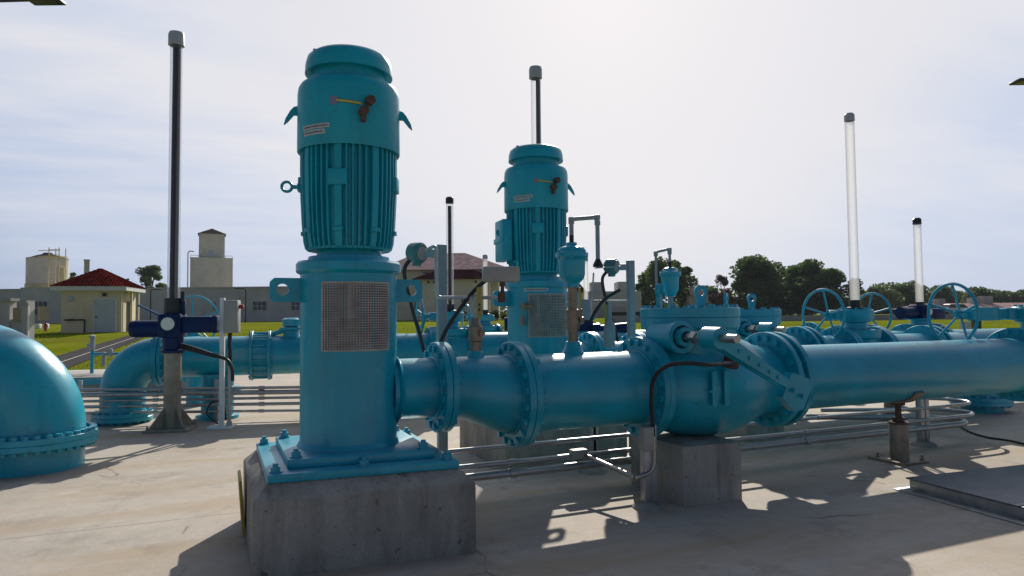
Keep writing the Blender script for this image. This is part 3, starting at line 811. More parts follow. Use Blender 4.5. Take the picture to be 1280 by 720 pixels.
# instrument tap on the reducer
def instrument():
    base = W(591, 446, 5.58)
    r_ = thing('pressure_switch_assembly', 'grey pressure switch box on steel tubing and bronze valve above the front reducer', 'instrument', (base.x, PUMP1.y, 0))
    L = lambda px, py, d=5.58: W(px, py, d) - V((base.x, PUMP1.y, 0))
    zt = 1.27
    b = MB(); b.lathe([(.09, zt-.04), (.07, zt+.02), (.055, zt+.06), (0, zt+.06)], n=20); b.build('saddle', T, r_)
    b = MB(); b.lathe([(.05, zt+.05), (.05, zt+.13), (.06, zt+.14), (.06, zt+.25), (.045, zt+.27), (.035, zt+.32), (0, zt+.32)], n=18)
    b.cyl((.03, -.03, zt+.2), (.03, -.08, zt+.2), .025, n=10); b.build('ball_valve', M['brass'], r_)
    b = MB(); b.obox((.012, -.06, 1.715), (.042, .008, .25), None, .003); tg = b.build('valve_handle', M['yellow'], r_)
    b = MB()
    for z in (1.70, 1.66): b.obox((.012, -.0655, z), (.014, .003, .022))
    b.build('mark', M['ink'], tg, smooth=False)
    b = MB()
    p = [L(593, 372), L(545, 372), L(545, 309), L(532, 316)]
    p = [L(622, 372), L(546, 372), L(545, 306), L(531, 314)]
    b.tube(fillet(p, .045), .0145, 12); b.cyl((0.0, -.0, zt+.3), (0, 0, 1.77), .011, n=10); b.cyl(L(588, 372), L(600, 372), .022, n=10)
    b.build('sense_tube', M['steel'], r_)
    b = MB(); q = L(626, 343); b.obox(q, (.30, .10, .125), Matrix.Rotation(YAW*.6, 3, 'Z'), .012); b.build('switch_box', M['boxgrey'], r_)
    b = MB(); b.cyl(L(628, 352), L(628, 374), .016, n=10); b.cyl(L(628, 352), L(628, 358), .026, n=8); b.cyl(L(627, 366), L(627, 378), .032, n=12); b.build('switch_fitting', M['rust'], r_)
    b = MB(); b.tube(curve([L(609, 349), L(594, 362), L(578, 382), L(562, 405), L(552, 425), L(548, 445)]), .017, 10); b.build('flexible_conduit', M['rubber'], r_)
    return r_
INS = instrument()
def post_set():
    g = W(552.5, 450, 5.85); g.z = 0
    r_ = thing('instrument_post', 'grey steel post with a round teal pressure transmitter beside the front pump', 'post', g)
    L = lambda px, py, d=5.85: W(px, py, d) - g
    b = MB(); top = L(553, 306).z; b.box(-.041, .041, -.03, .03, 0, top, .004); b.box(-.11, .11, -.11, .11, 0, .015)
    b.obox(L(541, 317), (.16, .05, .07), Matrix.Rotation(YAW, 3, 'Z'), .006); b.build('post', M['postgrey'], r_)
    c = L(521, 316); Rm = Matrix.Rotation(YAW, 3, 'Z')
    b = MB(); ax = Rm @ V((.75, -.6, -.1)); ax.normalize(); b.lathe([(0, -.075), (.06, -.075), (.085, -.05), (.09, .0), (.09, .045), (.075, .055), (.074, .068), (0, .068)], c, ax, 28); b.obox(c + V((0, 0, -.085)), (.07, .06, .06), None, .01)
    tr = b.build('transmitter', paint('grey_teal_paint', (.05, .17, .18), .4, .2), r_)
    b = MB(); b.cyl(c + ax*.069, c + ax*.073, .06, n=24); b.build('dial', M['boxgrey'], tr)
    b = MB(); b.tube(curve([L(513, 324), L(506, 335), L(507, 352), L(512, 372), L(517, 392), L(524, 415), L(530, 440)]), .018, 10); b.build('flexible_conduit', M['rubber'], r_)
    return r_
POST1 = post_set()
def support():
    r_ = thing('pipe_support', 'adjustable steel pipe support standing alone under the long front pipe', 'stand', PUMP1 + V((5.90, 0, 0)))
    b = MB(); b.box(-.20, .20, -.20, .20, 0, .022, .004); b.box(-.22, -.18, -.22, .22, .0, .03)
    for x in (-.15, .15):
        for y in (-.15, .15): b.cyl((x, y, .02), (x, y, .075), .014, n=8); b.cyl((x, y, .022), (x, y, .04), .025, n=6)
    b.build('base_plate', M['stand'], r_)
    MB().cyl((0, 0, .022), (0, 0, .40), .095, n=28).build('column', M['stand'], r_)
    b = MB(); b.lathe([(.10, .40), (.10, .42), (.06, .425), (.06, .47), (.032, .475), (.032, .60), (.07, .605), (.07, .64)], n=24); b.build('screw', M['rust'], r_)
    b = MB(); m = 14; rr = RP+.003; o = 0
    for i in range(m+1):
        a = radians(-90-52+104*i/m)
        for x in (-.07, .07):
            for q in (rr, rr+.018): b.v.append((x, q*cos(a), ZP+q*sin(a)))
    for i in range(m):
        k = i*4
        b.f += [(k, k+4, k+6, k+2), (k+1, k+3, k+7, k+5), (k, k+1, k+5, k+4), (k+2, k+6, k+7, k+3)]
    b.f += [(0, 2, 3, 1), (m*4, m*4+1, m*4+3, m*4+2)]
    b.build('saddle', M['stand'], r_); return r_
SUP = support()

# ------------------------------------------------------------------ the second line: copies with their own labels
L2 = {}
for key, o, lab in (
    ('plinth', PLINTH1, 'concrete plinth in the shade behind the front reducer, under the rear pump'),
    ('red', RED, 'teal tapered pipe leaving the rear pump behind the front pipeline'),
    ('spo', SPO, 'straight teal pipe between the rear reducer and the rear check valve'),
    ('chk', CHK, 'teal check valve partly hidden behind the front one'),
    ('vpl', VPL, 'concrete block under the rear check valve, seen beneath the front pipe'),
    ('post', POST1, 'grey post with transmitter standing behind the front check valve'),
    ('sup', SUP, 'steel pipe support under the rear pipeline, seen small below the long front pipe')):
    L2[key] = copy_tree(o, None, o.location + OFF, lab)
for o in (PLINTH1, L2['plinth']): o['group'] = 'pump plinths'
for o in (P1,): o['group'] = 'vertical pumps'
bpy.data.objects.remove([c for c in L2['chk'].children if c.name.startswith('limit_switch')][0])
P2 = copy_tree(P1, None, PUMP2, 'smaller looking rear teal vertical pump with a junction box on the side of its motor'); P2['group'] = 'vertical pumps'
# the rear pump alone has a terminal box and a sticker over its screen
b = MB(); Rm = Matrix.Rotation(radians(175), 3, 'Z')
b.obox(Rm @ V((.41, 0, 2.48)), (.12, .30, .48), Rm, .02); b.obox(Rm @ V((.472, 0, 2.48)), (.02, .32, .06), Rm, .004)
b.build('terminal_box', M['teal2'], P2)
sticker(P2, -140, -95, 1.885, 1.925, .3545)
b = MB(); b.obox((-.30, -.29, 1.72), (.07, .07, .07), None, .01); b.cyl((-.28, -.31, 1.72), (-.23, -.37, 1.72), .022, n=10); b.cyl((-.32, -.28, 1.50), (-.32, -.28, 1.60), .025, n=10); b.cyl((-.315, -.28, 1.58), (-.30, -.29, 1.70), .01, n=8); b.build('pressure_fitting', M['brass'], P2)
# rear post stands a bit further right than a straight copy
L2['post'].location = V((W(789, 400, 7.7).x, W(789, 400, 7.7).y, 0))
# rear long pipe, gate valve, coupling flanges and elbow
RL, b = spool('discharge_pipe', 'short rear pipe between the rear check valve and the tall tube gate valve', 'pipe', 4.136, 4.845)
RL.location = PUMP2 + V((4.136, 0, 0)); b.build('pipe_wall', T, RL)
flange(RL, (0, 0, ZP), (1, 0, 0), RP, .462, .06, T); flange(RL, (.645, 0, ZP), (1, 0, 0), RP, .445, .06, T, 20, .017, L=.12, boff=.06)
GATE2 = make_gate('teal gate valve under the tallest white tube at right, handwheel on its left', PUMP2 + V((5.21, 0, 0)), 0, 4.55, 'milky', False)
RP2, b = spool('discharge_pipe', 'rear teal pipe right of the gate valve under the tallest white tube', 'pipe', 5.575, 6.70)
RP2.location = PUMP2 + V((5.575, 0, 0)); b.build('pipe_wall', T, RP2); flange(RP2, (0, 0, ZP), (1, 0, 0), RP, .445, .06, T); flange(RP2, (1.045, 0, ZP), (1, 0, 0), RP, .445, .06, T)

def elbow(name, label, loc, rz, r, R, zaxis, z_fl, rf, lead=0.0, nb=20, rb=.018, endflange=True):
    """pipe comes along -x side at zaxis... here: vertical leg at origin, bend toward +x"""
    r_ = thing(name, label, 'pipe elbow', loc, rz)
    pts = [V((0, 0, z_fl)), V((0, 0, zaxis-R))]; m = 18
    for i in range(1, m+1):
        a = pi/2*i/m; pts.append(V((R-R*cos(a), 0, zaxis-R+R*sin(a))))
    if lead: pts.append(V((R+lead, 0, zaxis)))
    MB().tube(pts, r, 56).build('bend', M['teal'], r_)
    flange(r_, (0, 0, z_fl-.065), (0, 0, 1), r, rf, .064, M['teal'], nb, rb, L=.128, boff=0.0)
    flange(r_, (0, 0, z_fl-.13), (0, 0, 1), r, rf, .064, M['teal'])
    b = MB(); b.cyl((0, 0, -.15), (0, 0, z_fl-.05), r*.985, n=56); b.build('riser', M['teal'], r_)
    if endflange: flange(r_, (R+lead-.065, 0, zaxis), (1, 0, 0), r, r+.125, .06, M['teal'], 20, rb, L=.12, boff=.06)
    return r_
elbow('pipe_elbow', 'teal elbow dropping to the slab at the right end of the rear pipeline', PUMP2 + V((8.0, 0, 0)), pi, RP, .62, ZP, .24, .445, .62)
# big near elbow at the left edge: pipe leaves to the left
eb = RIGHT*-5.27 + FWD*7.54
elbow('pipe_elbow', 'huge teal elbow filling the left edge, rising from a bolted floor flange', eb, pi, .5, .75, 1.14, .385, .615, 2.5, 36, .021, True)
BR = thing('discharge_pipe', 'teal pipe carrying on left from the huge elbow', 'pipe', eb + V((-3.28, 0, 0)), pi)
MB().cyl((0, 0, 1.14), (5, 0, 1.14), .5, n=48).build('pipe_wall', T, BR); flange(BR, (0, 0, 1.14), (1, 0, 0), .5, .625, .06, T)

# ------------------------------------------------------------------ third line on the left
O3 = RIGHT*-6.14 + FWD*10.8; RZ3 = radians(-7.0); R3 = Matrix.Rotation(RZ3, 3, 'Z')
Z3 = 1.0
def P3(x, y=0, z=0): return O3 + R3 @ V((x, y, z))
elbow('pipe_elbow', 'teal elbow turning down to a floor flange behind the blue actuator post', O3, RZ3, RP, .52, Z3, .17, .43, .02, 20, .017, True)
def run3(label, x0, x1, f0=True, f1=True):
    r_ = thing('pipe_spool', label, 'pipe', P3(x0), RZ3); L = x1-x0
    MB().lathe([(RP, 0), (RP, L)], (0, 0, Z3), (1, 0, 0), 48).build('pipe_wall', T, r_)
    if f0: flange(r_, (.0, 0, Z3), (1, 0, 0), RP, .43, .055, T)
    if f1: flange(r_, (L-.055, 0, Z3), (1, 0, 0), RP, .43, .055, T, 20, .016, L=.11, boff=.055)
    return r_
ra = run3('teal pipe behind the grey electrical box, left of the sleeve coupling', .541, 1.90, True, False)
# dresser coupling
r_ = thing('sleeve_coupling', 'bolted teal sleeve coupling with long tie rods left of the front pump', 'coupling', P3(1.88), RZ3)
MB().lathe([(RP+.03, .03), (RP+.035, .1), (RP+.035, .22), (RP+.03, .29)], (0, 0, Z3), (1, 0, 0), 48).build('sleeve', T, r_)
f = flange(r_, (0, 0, Z3), (1, 0, 0), RP, .41, .045, T, 20, .012, L=.32, boff=.16); flange(r_, (.275, 0, Z3), (1, 0, 0), RP, .41, .045, T)
rb_ = run3('teal pipe passing behind the front pump, marked with a white arrow', 1.90, 4.88, False, True)
# arrow painted on the wall of this pipe (flows left)
b = MB()
def onp(x, zoff, out=.003):
    a = math.asin(zoff/RP); return V((x, -(RP+out)*cos(a), Z3+zoff))
ax0 = 3.42
for (x0, x1, h0, h1) in ((ax0, ax0+.10, .0, .085), (ax0+.10, ax0+.32, .045, .045)):
    m = 6
    for i in range(m):
        xa, xb = x0+(x1-x0)*i/m, x0+(x1-x0)*(i+1)/m; ha, hb = h0+(h1-h0)*i/m, h0+(h1-h0)*(i+1)/m
        o = len(b.v); b.v += [tuple(onp(xa, .12-ha)), tuple(onp(xb, .12-hb)), tuple(onp(xb, .12+hb)), tuple(onp(xa, .12+ha))]; b.f.append((o, o+1, o+2, o+3))
b.build('flow_arrow', M['white'], rb_, smooth=False)
GATE3 = make_gate('teal gate valve below the slender black stem in a clear tube, between the two pumps', P3(5.24)+V((0, 0, Z3-ZP)), RZ3, 3.70, 'clear', True, 'black')
rc_ = run3('teal pipe running on behind the rear pump', 5.60, 13.0, True, True)
# flanged branch stub under the run and a blind-flanged outlet on top
r_ = thing('pipe_pedestal', 'flanged teal pedestal holding up the left pipeline behind the white strut', 'stand', P3(1.38), RZ3)
b = MB(); b.lathe([(0, 0), (.33, 0), (.33, .05), (.25, .055), (.25, .40), (.36, .41), (.36, .50), (.25, .52), (.25, .72), (0, .72)], n=36); b.build('pedestal', T, r_)
r_ = thing('outlet_stub', 'short flanged teal outlet on top of the left pipeline near the pump lug', 'outlet', P3(2.52), RZ3)
b = MB(); zt = Z3+RP-.03; b.lathe([(.16, zt), (.13, zt+.05), (.12, zt+.12), (.19, zt+.13), (.19, zt+.17), (.1, zt+.17), (.14, zt+.19), (.15, zt+.30), (.1, zt+.33), (0, zt+.33)], n=28)
b.obox((.1, 0, zt+.28), (.12, .10, .10), None, .015); b.build('stub', T, r_)
b = MB(); b.tube([(-.55, 0, zt+.05), (-.3, 0, zt+.06), (-.1, 0, zt+.12)], .04); b.build('side_pipe', T, r_)

# left rack of five conduits in front of that line
for k, (yl, yr, r, lab) in enumerate(((487.5, 484, .022, 'uppermost of the five grey conduits crossing in front of the left elbow'),
                                (494, 489.5, .038, 'thickest of the five conduits in front of the left elbow, second from top'),
                                (502, 496.5, .022, 'middle one of the five conduits crossing behind the actuator post'),
                                (509, 504, .026, 'fourth conduit from the top behind the actuator post'),
                                (516.5, 513, .022, 'lowest of the five conduits behind the actuator post'))):
    a_, c_ = W(60, yl+.4, 10.25+.04*k), W(420, yr-.5, 10.9+.04*k)
    o0 = a_ + (c_-a_)*.0; b = MB()
    b.tube([V((0, 0, 0)), (c_-a_)*1.25], r, 12)
    for q in (.35, .72): b.cyl((c_-a_)*q, (c_-a_)*(q+.02), r*1.35, n=12)
    o = b.build('conduit', M['conduit'], loc=a_); tag(o, lab, 'conduit', 'conduits on the left')
for px, lab in ((268, 'short channel post holding the left conduits behind the electrical box'), (96, 'short channel post holding the left conduits beside the huge elbow')):
    p = W(px, 500, 10.75); p.z = 0; r_ = thing('conduit_strut', lab, 'post', p, YAW)
    b = MB(); b.box(-.03, .03, .06, .10, 0, .66, .004); b.box(-.1, .1, -.02, .18, 0, .012)
    b.build('channel', M['conduit'], r_)

# ------------------------------------------------------------------ blue actuator on its floor post, left
def floor_actuator(ab, lab, rz, rod=.058, off=0.0):
    r_ = thing('floor_stand_actuator', lab, 'actuator', ab, rz)
    b = MB(); b.lathe([(.118, .03), (.118, 1.10), (.145, 1.105), (.145, 1.125), (0, 1.125)], n=28); b.build('post', M['stand'], r_)
    b = MB(); b.box(-.30, .30, -.30, .30, -.01, .035, .005)
    for k in range(4):
        a = pi/4+k*pi/2; d = V((cos(a), sin(a), 0)); b.prism([(0.08, .03), (.33, .03), (.33, .06), (.11, .34), (.08, .34)], d.cross(V((0, 0, 1)))*-.008, d, (0, 0, 1), .016)
    for x in (-.25, .25):
        for y in (-.25, .25): b.cyl((x, y, .03), (x, y, .09), .016, n=8)
    b.build('base_plate', M['stand'], r_)
    b = MB()
    b.lathe([(0, 1.12), (.17, 1.12), (.17, 1.16), (.14, 1.18), (.15, 1.36), (0, 1.36)], n=28)
    b.obox((0, -.02, 1.52), (.33, .34, .36), None, .05)
    b.obox((0, .02, 1.74), (.20, .22, .16), None, .03)
    b.cyl((-.15, 0, 1.475), (-.50, 0, 1.475), .125, n=28); b.cyl((-.50, 0, 1.475), (-.575, 0, 1.475), .13, .115, 28)
    b.obox((.36, -.02, 1.53), (.44, .25, .245), None, .035); b.obox((.60, -.02, 1.53), (.06, .26, .255), None, .02)
    for k in range(10):
        a = 2*pi*k/10; b.cyl((.15*cos(a), -.19, 1.545+.15*sin(a)), (.15*cos(a), -.205, 1.545+.15*sin(a)), .014, n=8)
    b.cyl((0, -.18, 1.545), (0, -.225, 1.545), .12, n=32); b.obox((.145, -.02, 1.78), (.06, .06, .22), None, .01)
    b.build('actuator_body', M['blue'], r_)
    MB().cyl((0, -.225, 1.545), (0, -.235, 1.545), .092, n=32).build('dial', M['dial'], r_)
    b = MB(); b.tube([(-.14, -.10, 1.66), (-.30, -.14, 1.75), (-.44, -.14, 1.82)], .016); b.build('hand_lever', paint('blue_lever', (.02, .11, .22), .4), r_)
    b = MB(); b.lathe([(0, 1.70), (.125, 1.70), (.13, 1.74), (.125, 1.92), (0, 1.925)], n=28); b.build('stem_collar', M['black'], r_)
    b = MB(); b.cyl((.14, -.04, 1.86), (.14, -.04, 2.02), .028, n=12); b.build('breather', M['black'], r_)
    MB().lathe([(.088, 1.90), (.084, 5.75)], n=40).build('stem_cover', M['clear'], r_)
    MB().cyl((off, 0, 1.8), (off+.012, 0, 5.66), rod, n=20).build('stem', M['darkrod'], r_)
    b = MB(); b.lathe([(.085, 5.70), (.112, 5.70), (.112, 5.86), (.10, 5.895), (0, 5.90)], n=36); b.build('cap', M['capgrey'], r_)
    b = MB(); 
    for k in range(2): b.tube(curve([(.14, -.08, 1.24-.05*k), (.30, -.14, 1.20-.04*k), (.55, -.16, 1.11-.02*k), (.78, -.14, 1.02), (.86, -.12, .88), (.87, -.11, .70)]), .024, 10)
    b.build('flexible_conduit', M['rubber'], r_)

floor_actuator(G(215, 537), 'dark blue electric valve actuator on a steel floor post with a very tall stem tube', YAW + radians(8))
g = W(673, 420, 11.6); g.z = 0
floor_actuator(g, 'valve actuator behind the rear pump, its tall capped stem tube rising above the motor', YAW, .042, .032)
# strut with electrical box
sb = G(277, 535); r_ = thing('electrical_box_stand', 'white strut stand with a grey electrical box and small red lamp beside the blue actuator', 'box', sb, YAW+radians(8))
b = MB(); b.box(-.033, .033, -.03, .03, 0, 1.92, .004); b.box(.10, .13, -.02, .01, .1, 1.3); b.box(-.18, .16, -.14, .14, 0, .03, .005); b.build('strut', M['white'], r_)
b = MB(); b.box(.04, .235, -.10, .10, 1.40, 1.885, .012); b.build('enclosure', M['boxgrey'], r_)
b = MB(); b.tube([(.115, -.03, 0.02), (.115, -.03, .95)], .026, 12); b.cyl((.115, -.03, 0), (.115, -.03, .1), .04, n=12); b.build('riser_conduit', M['conduit'], r_)
b = MB(); b.tube(curve([(.115, -.03, .92), (.12, -.03, 1.1), (.11, -.03, 1.25), (.12, -.03, 1.42)]), .03, 10); b.build('flexible_conduit', M['rubber'], r_)
b = MB(); b.cyl((.235, 0, 1.79), (.275, 0, 1.79), .03, n=12); b.cyl((.27, 0, 1.79), (.30, 0, 1.80), .04, .02, 12); b.build('lamp', M['red'], r_)
b = MB(); c_ = curve([(-.1, .2, .03), (-.25, .15, .2), (-.15, .1, .38), (.0, .08, .33), (.05, .05, .1)]); b.tube(c_, .012, 8); b.build('loose_cable', M['rubber'], r_)

# gate valve with handwheel behind the actuator, another behind that
g = W(222, 420, 13.6); g.z = 0
GATE4 = make_gate('teal gate valve whose handwheel shows behind the blue actuator on its post', g, RZ3+radians(-60), None, wheel=1, wr=.48)
tr = thing('pipe_spool', 'teal pipe on the far side of the left pipeline beside the handwheel', 'pipe', g + R3 @ V((.0, .0, 0)), RZ3+radians(-60))
b = MB(); b.cyl((.37, 0, ZP), (1.2, 0, ZP), RP, n=36); b.build('pipe_wall', T, tr); flange(tr, (.362, 0, ZP), (1, 0, 0), RP, .445, .05, T)
b = MB(); b.cyl((1.0, 0, 0), (1.0, 0, .7), .2, n=24); b.build('pedestal', T, tr)

# ------------------------------------------------------------------ conduit rack behind the front pipe
VY = 5.62
def rack(zs_, x0, x1, r, lab, turn):
    b = MB(); pts = [V((x0, VY, zs_)), V((x1, VY, zs_)), V((x1+.25, VY+.18, zs_)), V((x1+.15, VY+.55, zs_)), V((x1-1.3, VY+.95+turn, zs_))]
    b.tube(fillet([p-pts[0] for p in pts], .16, 8), r, 12)
    for q in (1.4, 3.1, 4.9): b.cyl((q, 0, 0), (q+.06, 0, 0), r*1.3, n=12)
    o = b.build('conduit', M['conduit'], loc=pts[0]); tag(o, lab, 'conduit', 'conduits under the front pipeline')
rack(.455, 1.2, 8.7, .020, 'uppermost of the three conduits running low behind the front pipe', .10)
rack(.31, 1.0, 8.75, .024, 'middle of the three conduits running low behind the front pipe', .22)
rack(.215, 1.0, 8.6, .037, 'lowest and thickest of the three conduits running low behind the front pipe', .34)
def strut(px, py, h, lab, w_=.075, box=False):
    g = G(px, py); r_ = thing('conduit_strut', lab, 'post', g)
    b = MB(); b.box(-w_, -w_+.07, -.03, .04, 0, h, .004); b.box(w_-.065, w_, -.03, .04, 0, h, .004); b.box(-w_+.07, w_-.065, .028, .04, 0, h); b.build('channel', M['conduit'], r_)
    b = MB(); b.lathe([(.15, 0), (.13, .03), (.08, .05), (0, .05)], n=18); b.build('grout_pad', M['plinth'], r_)
    if box:
        b = MB(); b.obox((-.06, -.06, h-.10), (.10, .08, .20), None, .008); b.build('junction_box', M['boxgrey'], r_)
    return r_
strut(1155, 557, .78, 'wide channel post for the conduits, right of the pipe support')
strut(812, 634, .68, 'channel post with a small junction box in front of the valve block', .062, True)
strut(742, 590, .56, 'low channel post for the conduits left of the valve block', .05)
# junction box and cable of the check valve
jb = V((W(728, 571, 6.3).x, VY, .33)); o = MB().obox((0, -.02, 0), (.16, .09, .085), None, .01).build('junction_box', M['boxgrey'], loc=jb)
tag(o, 'small steel junction box clamped to the middle conduit', 'junction box')
sw = PUMP1 + V((3.136+.02, -.56, 1.19))
cA = W(817, 545, 5.75); cB = W(817, 585, 5.75); cC = W(797, 598, 5.7)
b = MB(); p0 = jb + V((.05, -.06, -.01)); pth = fillet([p0, cC, cB + V((.01, 0, -.02)), cA], .09, 8)
b.tube([p-p0 for p in pth], .019, 12)
for q in (p0.lerp(cC, .93),): b.cyl(q-p0, q.lerp(cC, .5)-p0, .03, n=12)
o = b.build('conduit', M['stainless'], loc=p0); tag(o, 'short bright conduit bending up from the junction box in front of the valve block', 'conduit')
b = MB(); pts = [cA, W(814, 500, 5.68), W(818, 472, 5.62), W(835, 457, 5.55), W(862, 454, 5.5), W(885, 456, 5.5), sw + V((-.05, -.03, 0))]
b.tube([p-cA for p in curve(pts)], .017, 10); o = b.build('cable', M['rubber'], loc=cA); tag(o, 'black flexible cable arching over the front check valve bowl', 'cable')

# yellow plate by the plinth
r_ = MB().obox((0, 0, 0), (.022, .34, .40), Matrix.Rotation(radians(-4), 3, 'Y'), .003).build('yellow_board', M['yellow'])
r_.location = PUMP1 + V((-.732, .30, .25)); r_.rotation_euler = (radians(2), 0, 0); tag(r_, 'thin yellow board leaning on the left side of the front plinth', 'board')

# tread-plate hatch at the right
hc = G(1117, 612)
r_ = thing('access_hatch', 'raised aluminium hatch cover with tread pattern on the slab at lower right', 'hatch', hc, radians(-5))
b = MB(); b.box(.0, 3.2, -3.4, 0, 0, .012, .003)
for q in (-.15, -1.2, -2.2):
    b.cyl((.06, q, .01), (.06, q, .045), .014, n=8)
b.build('frame', M['steel'], r_)
b = MB(); b.box(.10, 3.1, -3.3, -.08, .012, .10, .004); b.build('curb', M['steel'], r_)
b = MB(); b.box(.085, 3.1, -1.05, -.055, .102, .116, .003); b.box(.085, 3.1, -3.3, -1.07, .102, .116, .003); b.build('cover', M['alum'], r_)

# hose lying on the slab at right
b = MB(); pts = [G(1196, 531), G(1212, 541), G(1235, 548), G(1262, 552), G(1300, 560), G(1400, 575)]
o = b.tube([p-pts[0]+V((0, 0, .013)) for p in curve(pts)], .013, 10).build('hose', M['rubber'], loc=pts[0]); tag(o, 'dark hose lying on the slab at the right edge', 'hose')

# line behind at right with handwheel valve and actuator valve
V8 = 8.43
g = V((W(1088, 400, 11.9).x, V8, 0))
make_gate('teal gate valve further back, its handwheel to the right of the tallest white tube', V((10.1, V8, 0)), 0, None, wheel=1, wr=.37)
make_gate('gate valve with dark blue actuator under the shorter black-capped white tube', V((11.75, V8, 0)), 0, 3.29, 'milky', False, 'black', actuator=True)
def run8(lab, x0, x1):
    r_ = thing('pipe_spool', lab, 'pipe', (x0, V8, 0)); L = x1-x0
    MB().lathe([(RP, 0), (RP, L)], (0, 0, ZP), (1, 0, 0), 40).build('pipe_wall', T, r_)
    flange(r_, (0, 0, ZP), (1, 0, 0), RP, .445, .06, T); flange(r_, (L-.06, 0, ZP), (1, 0, 0), RP, .445, .06, T, 16, .017, L=.12, boff=.06)
    b = MB(); b.cyl((L/2, 0, 0), (L/2, 0, ZP-RP+.02), .12, n=20); b.build('pedestal', T, r_)
run8('teal pipe between the far handwheel valve and the blue actuator valve', 10.46, 11.39)
run8('far teal pipe to the right of the blue actuator valve', 12.11, 16.5)
run8('far teal pipe hidden behind the gate valve with the tall tube', 7.2, 9.74)

# more distant stem tubes and a blue actuator between the pumps
def far_valve(px, d, ytop, ybase, lab, mat='milky', rod=False):
    g = W(px, 400, d); g.z = 0
    return make_gate(lab, g, 0, 1.6 + (396-ytop)*d/853, mat, rod, 'capgrey', wheel=-1)
far_valve(607, 19, 320, 400, 'distant gate valve under the thin white tube left of the rear pump', 'milky')
far_valve(733, 19.5, 324, 400, 'distant gate valve under a thin white tube right of the rear pump', 'milky')
g = W(741, 400, 13.2); g.z = 0
r_ = thing('floor_stand_actuator', 'dark blue boxy actuator on a grey post seen just right of the rear pump', 'actuator', g, YAW)
b = MB(); b.lathe([(.12, 0), (.12, 1.1), (0, 1.1)], n=20); b.build('post', M['stand'], r_)
b = MB(); b.box(-.34, .0, -.14, .14, 1.17, 1.52, .03); b.box(-.12, .14, -.14, .14, 1.1, 1.45, .03); b.cyl((.1, 0, 1.3), (.75, 0, 1.36), .12, n=20); b.build('actuator_body', M['blue'], r_)
b = MB(); b.lathe([(0, 1.52), (.16, 1.53), (.16, 1.90), (.15, 1.92), (0, 1.92)], (-.17, 0, 0), n=24); b.build('motor_cover', M['postgrey'], r_)
# second pressure tap beside the rear post
def tap2():
    g = W(762, 420, 7.6); g0 = V((g.x, g.y, 0))
    r_ = thing('pressure_switch_assembly', 'steel tubing with a yellow tagged grey valve left of the rear instrument post', 'instrument', g0)
    L = lambda px, py: W(px, py, 7.6) - g0
    b = MB(); b.lathe([(.06, 1.25), (.06, 1.33), (.07, 1.36), (.06, 1.50), (.03, 1.55), (.02, 1.75), (0, 1.75)], n=16); b.build('ball_valve', M['postgrey'], r_)
    b = MB(); b.obox(L(758, 396), (.045, .01, .27), None, .003); b.build('valve_handle', M['yellow'], r_)
    b = MB(); b.tube(fillet([L(742, 341), L(740, 376), L(785, 376)], .02), .010, 8); b.tube([L(743, 335), L(775, 333)], .008, 8); b.build('sense_tube', M['steel'], r_)
    b = MB(); b.tube(curve([L(738, 402), L(745, 388), L(757, 373), L(775, 362)]), .020, 10); b.build('flexible_conduit', M['rubber'], r_)
    return r_
tap2()

# concrete vault with teal railing at far left
g = G(128, 468); r_ = thing('valve_vault', 'low concrete vault with a teal edge beam behind the left conduits', 'vault', RIGHT*-9.6+FWD*15.5, RZ3)
b = MB(); b.box(-1.6, 2.2, -.5, 2.2, -.05, .36, .01); b.build('walls', M['pale_conc'], r_)
b = MB(); b.box(-1.65, 2.25, -.56, -.503, .20, .33); b.build('edge_beam', M['teal'], r_)
g = W(115, 455, 16.2); g.z = .36
r_ = thing('sample_station', 'teal pipe rail with grey gauges standing by the lawn at left', 'rail', g, YAW)
b = MB(); b.tube([(0, 0, 0), (0, 0, .80)], .04, 12); b.tube([(0, 0, .45), (2.2, 0, .47)], .035, 12); b.tube([(2.2, 0, 0), (2.2, 0, .5)], .04); b.build('frame', M['teal'], r_)
b = MB(); b.cyl((0, 0, .55), (0, 0, .82), .055, n=14); b.lathe([(0, .8), (.07, .84), (.07, .88), (0, .92)], n=14); b.obox((-.04, -.03, .66), (.12, .07, .1), None, .02); b.build('gauge', M['postgrey'], r_)
for x_, z_, h_ in ((.30, .33, .34), (.46, .48, .2)):
    b = MB(); b.obox((x_, -.04, z_), (.09, .08, h_), None, .03); b.build('sampler', M['postgrey'], r_)

# ------------------------------------------------------------------ background buildings
def bld(name, lab, cat, px, d, z=None, rz=YAW):
    p = W(px, 400, d); p.z = terr(d) if z is None else z
    return thing(name, lab, cat, p, rz)
def zpx(py, d, px=200): return W(px, py, d).z
def window(par, x0, x1, z0, z1, y, nx_=2, nz=2):
    f = MB(); t_ = .07
    f.box(x0-t_, x0, y-.09, y+.02, z0-t_, z1+t_); f.box(x1, x1+t_, y-.09, y+.02, z0-t_, z1+t_); f.box(x0, x1, y-.09, y+.02, z1, z1+t_); f.box(x0, x1, y-.12, y+.02, z0-t_, z0)
    for i in range(1, nx_): xx = x0+(x1-x0)*i/nx_; f.box(xx-.03, xx+.03, y-.06, y-.01, z0, z1)
    for i in range(1, nz): zz = z0+(z1-z0)*i/nz; f.box(x0, x1, y-.055, y-.015, zz-.03, zz+.03)
    w_ = f.build('window', M['trim'], par, smooth=False)
    g_ = MB(); g_.box(x0, x1, y-.02, y-.005, z0, z1); g_.build('pane', M['winglass'], w_, smooth=False)
    return w_
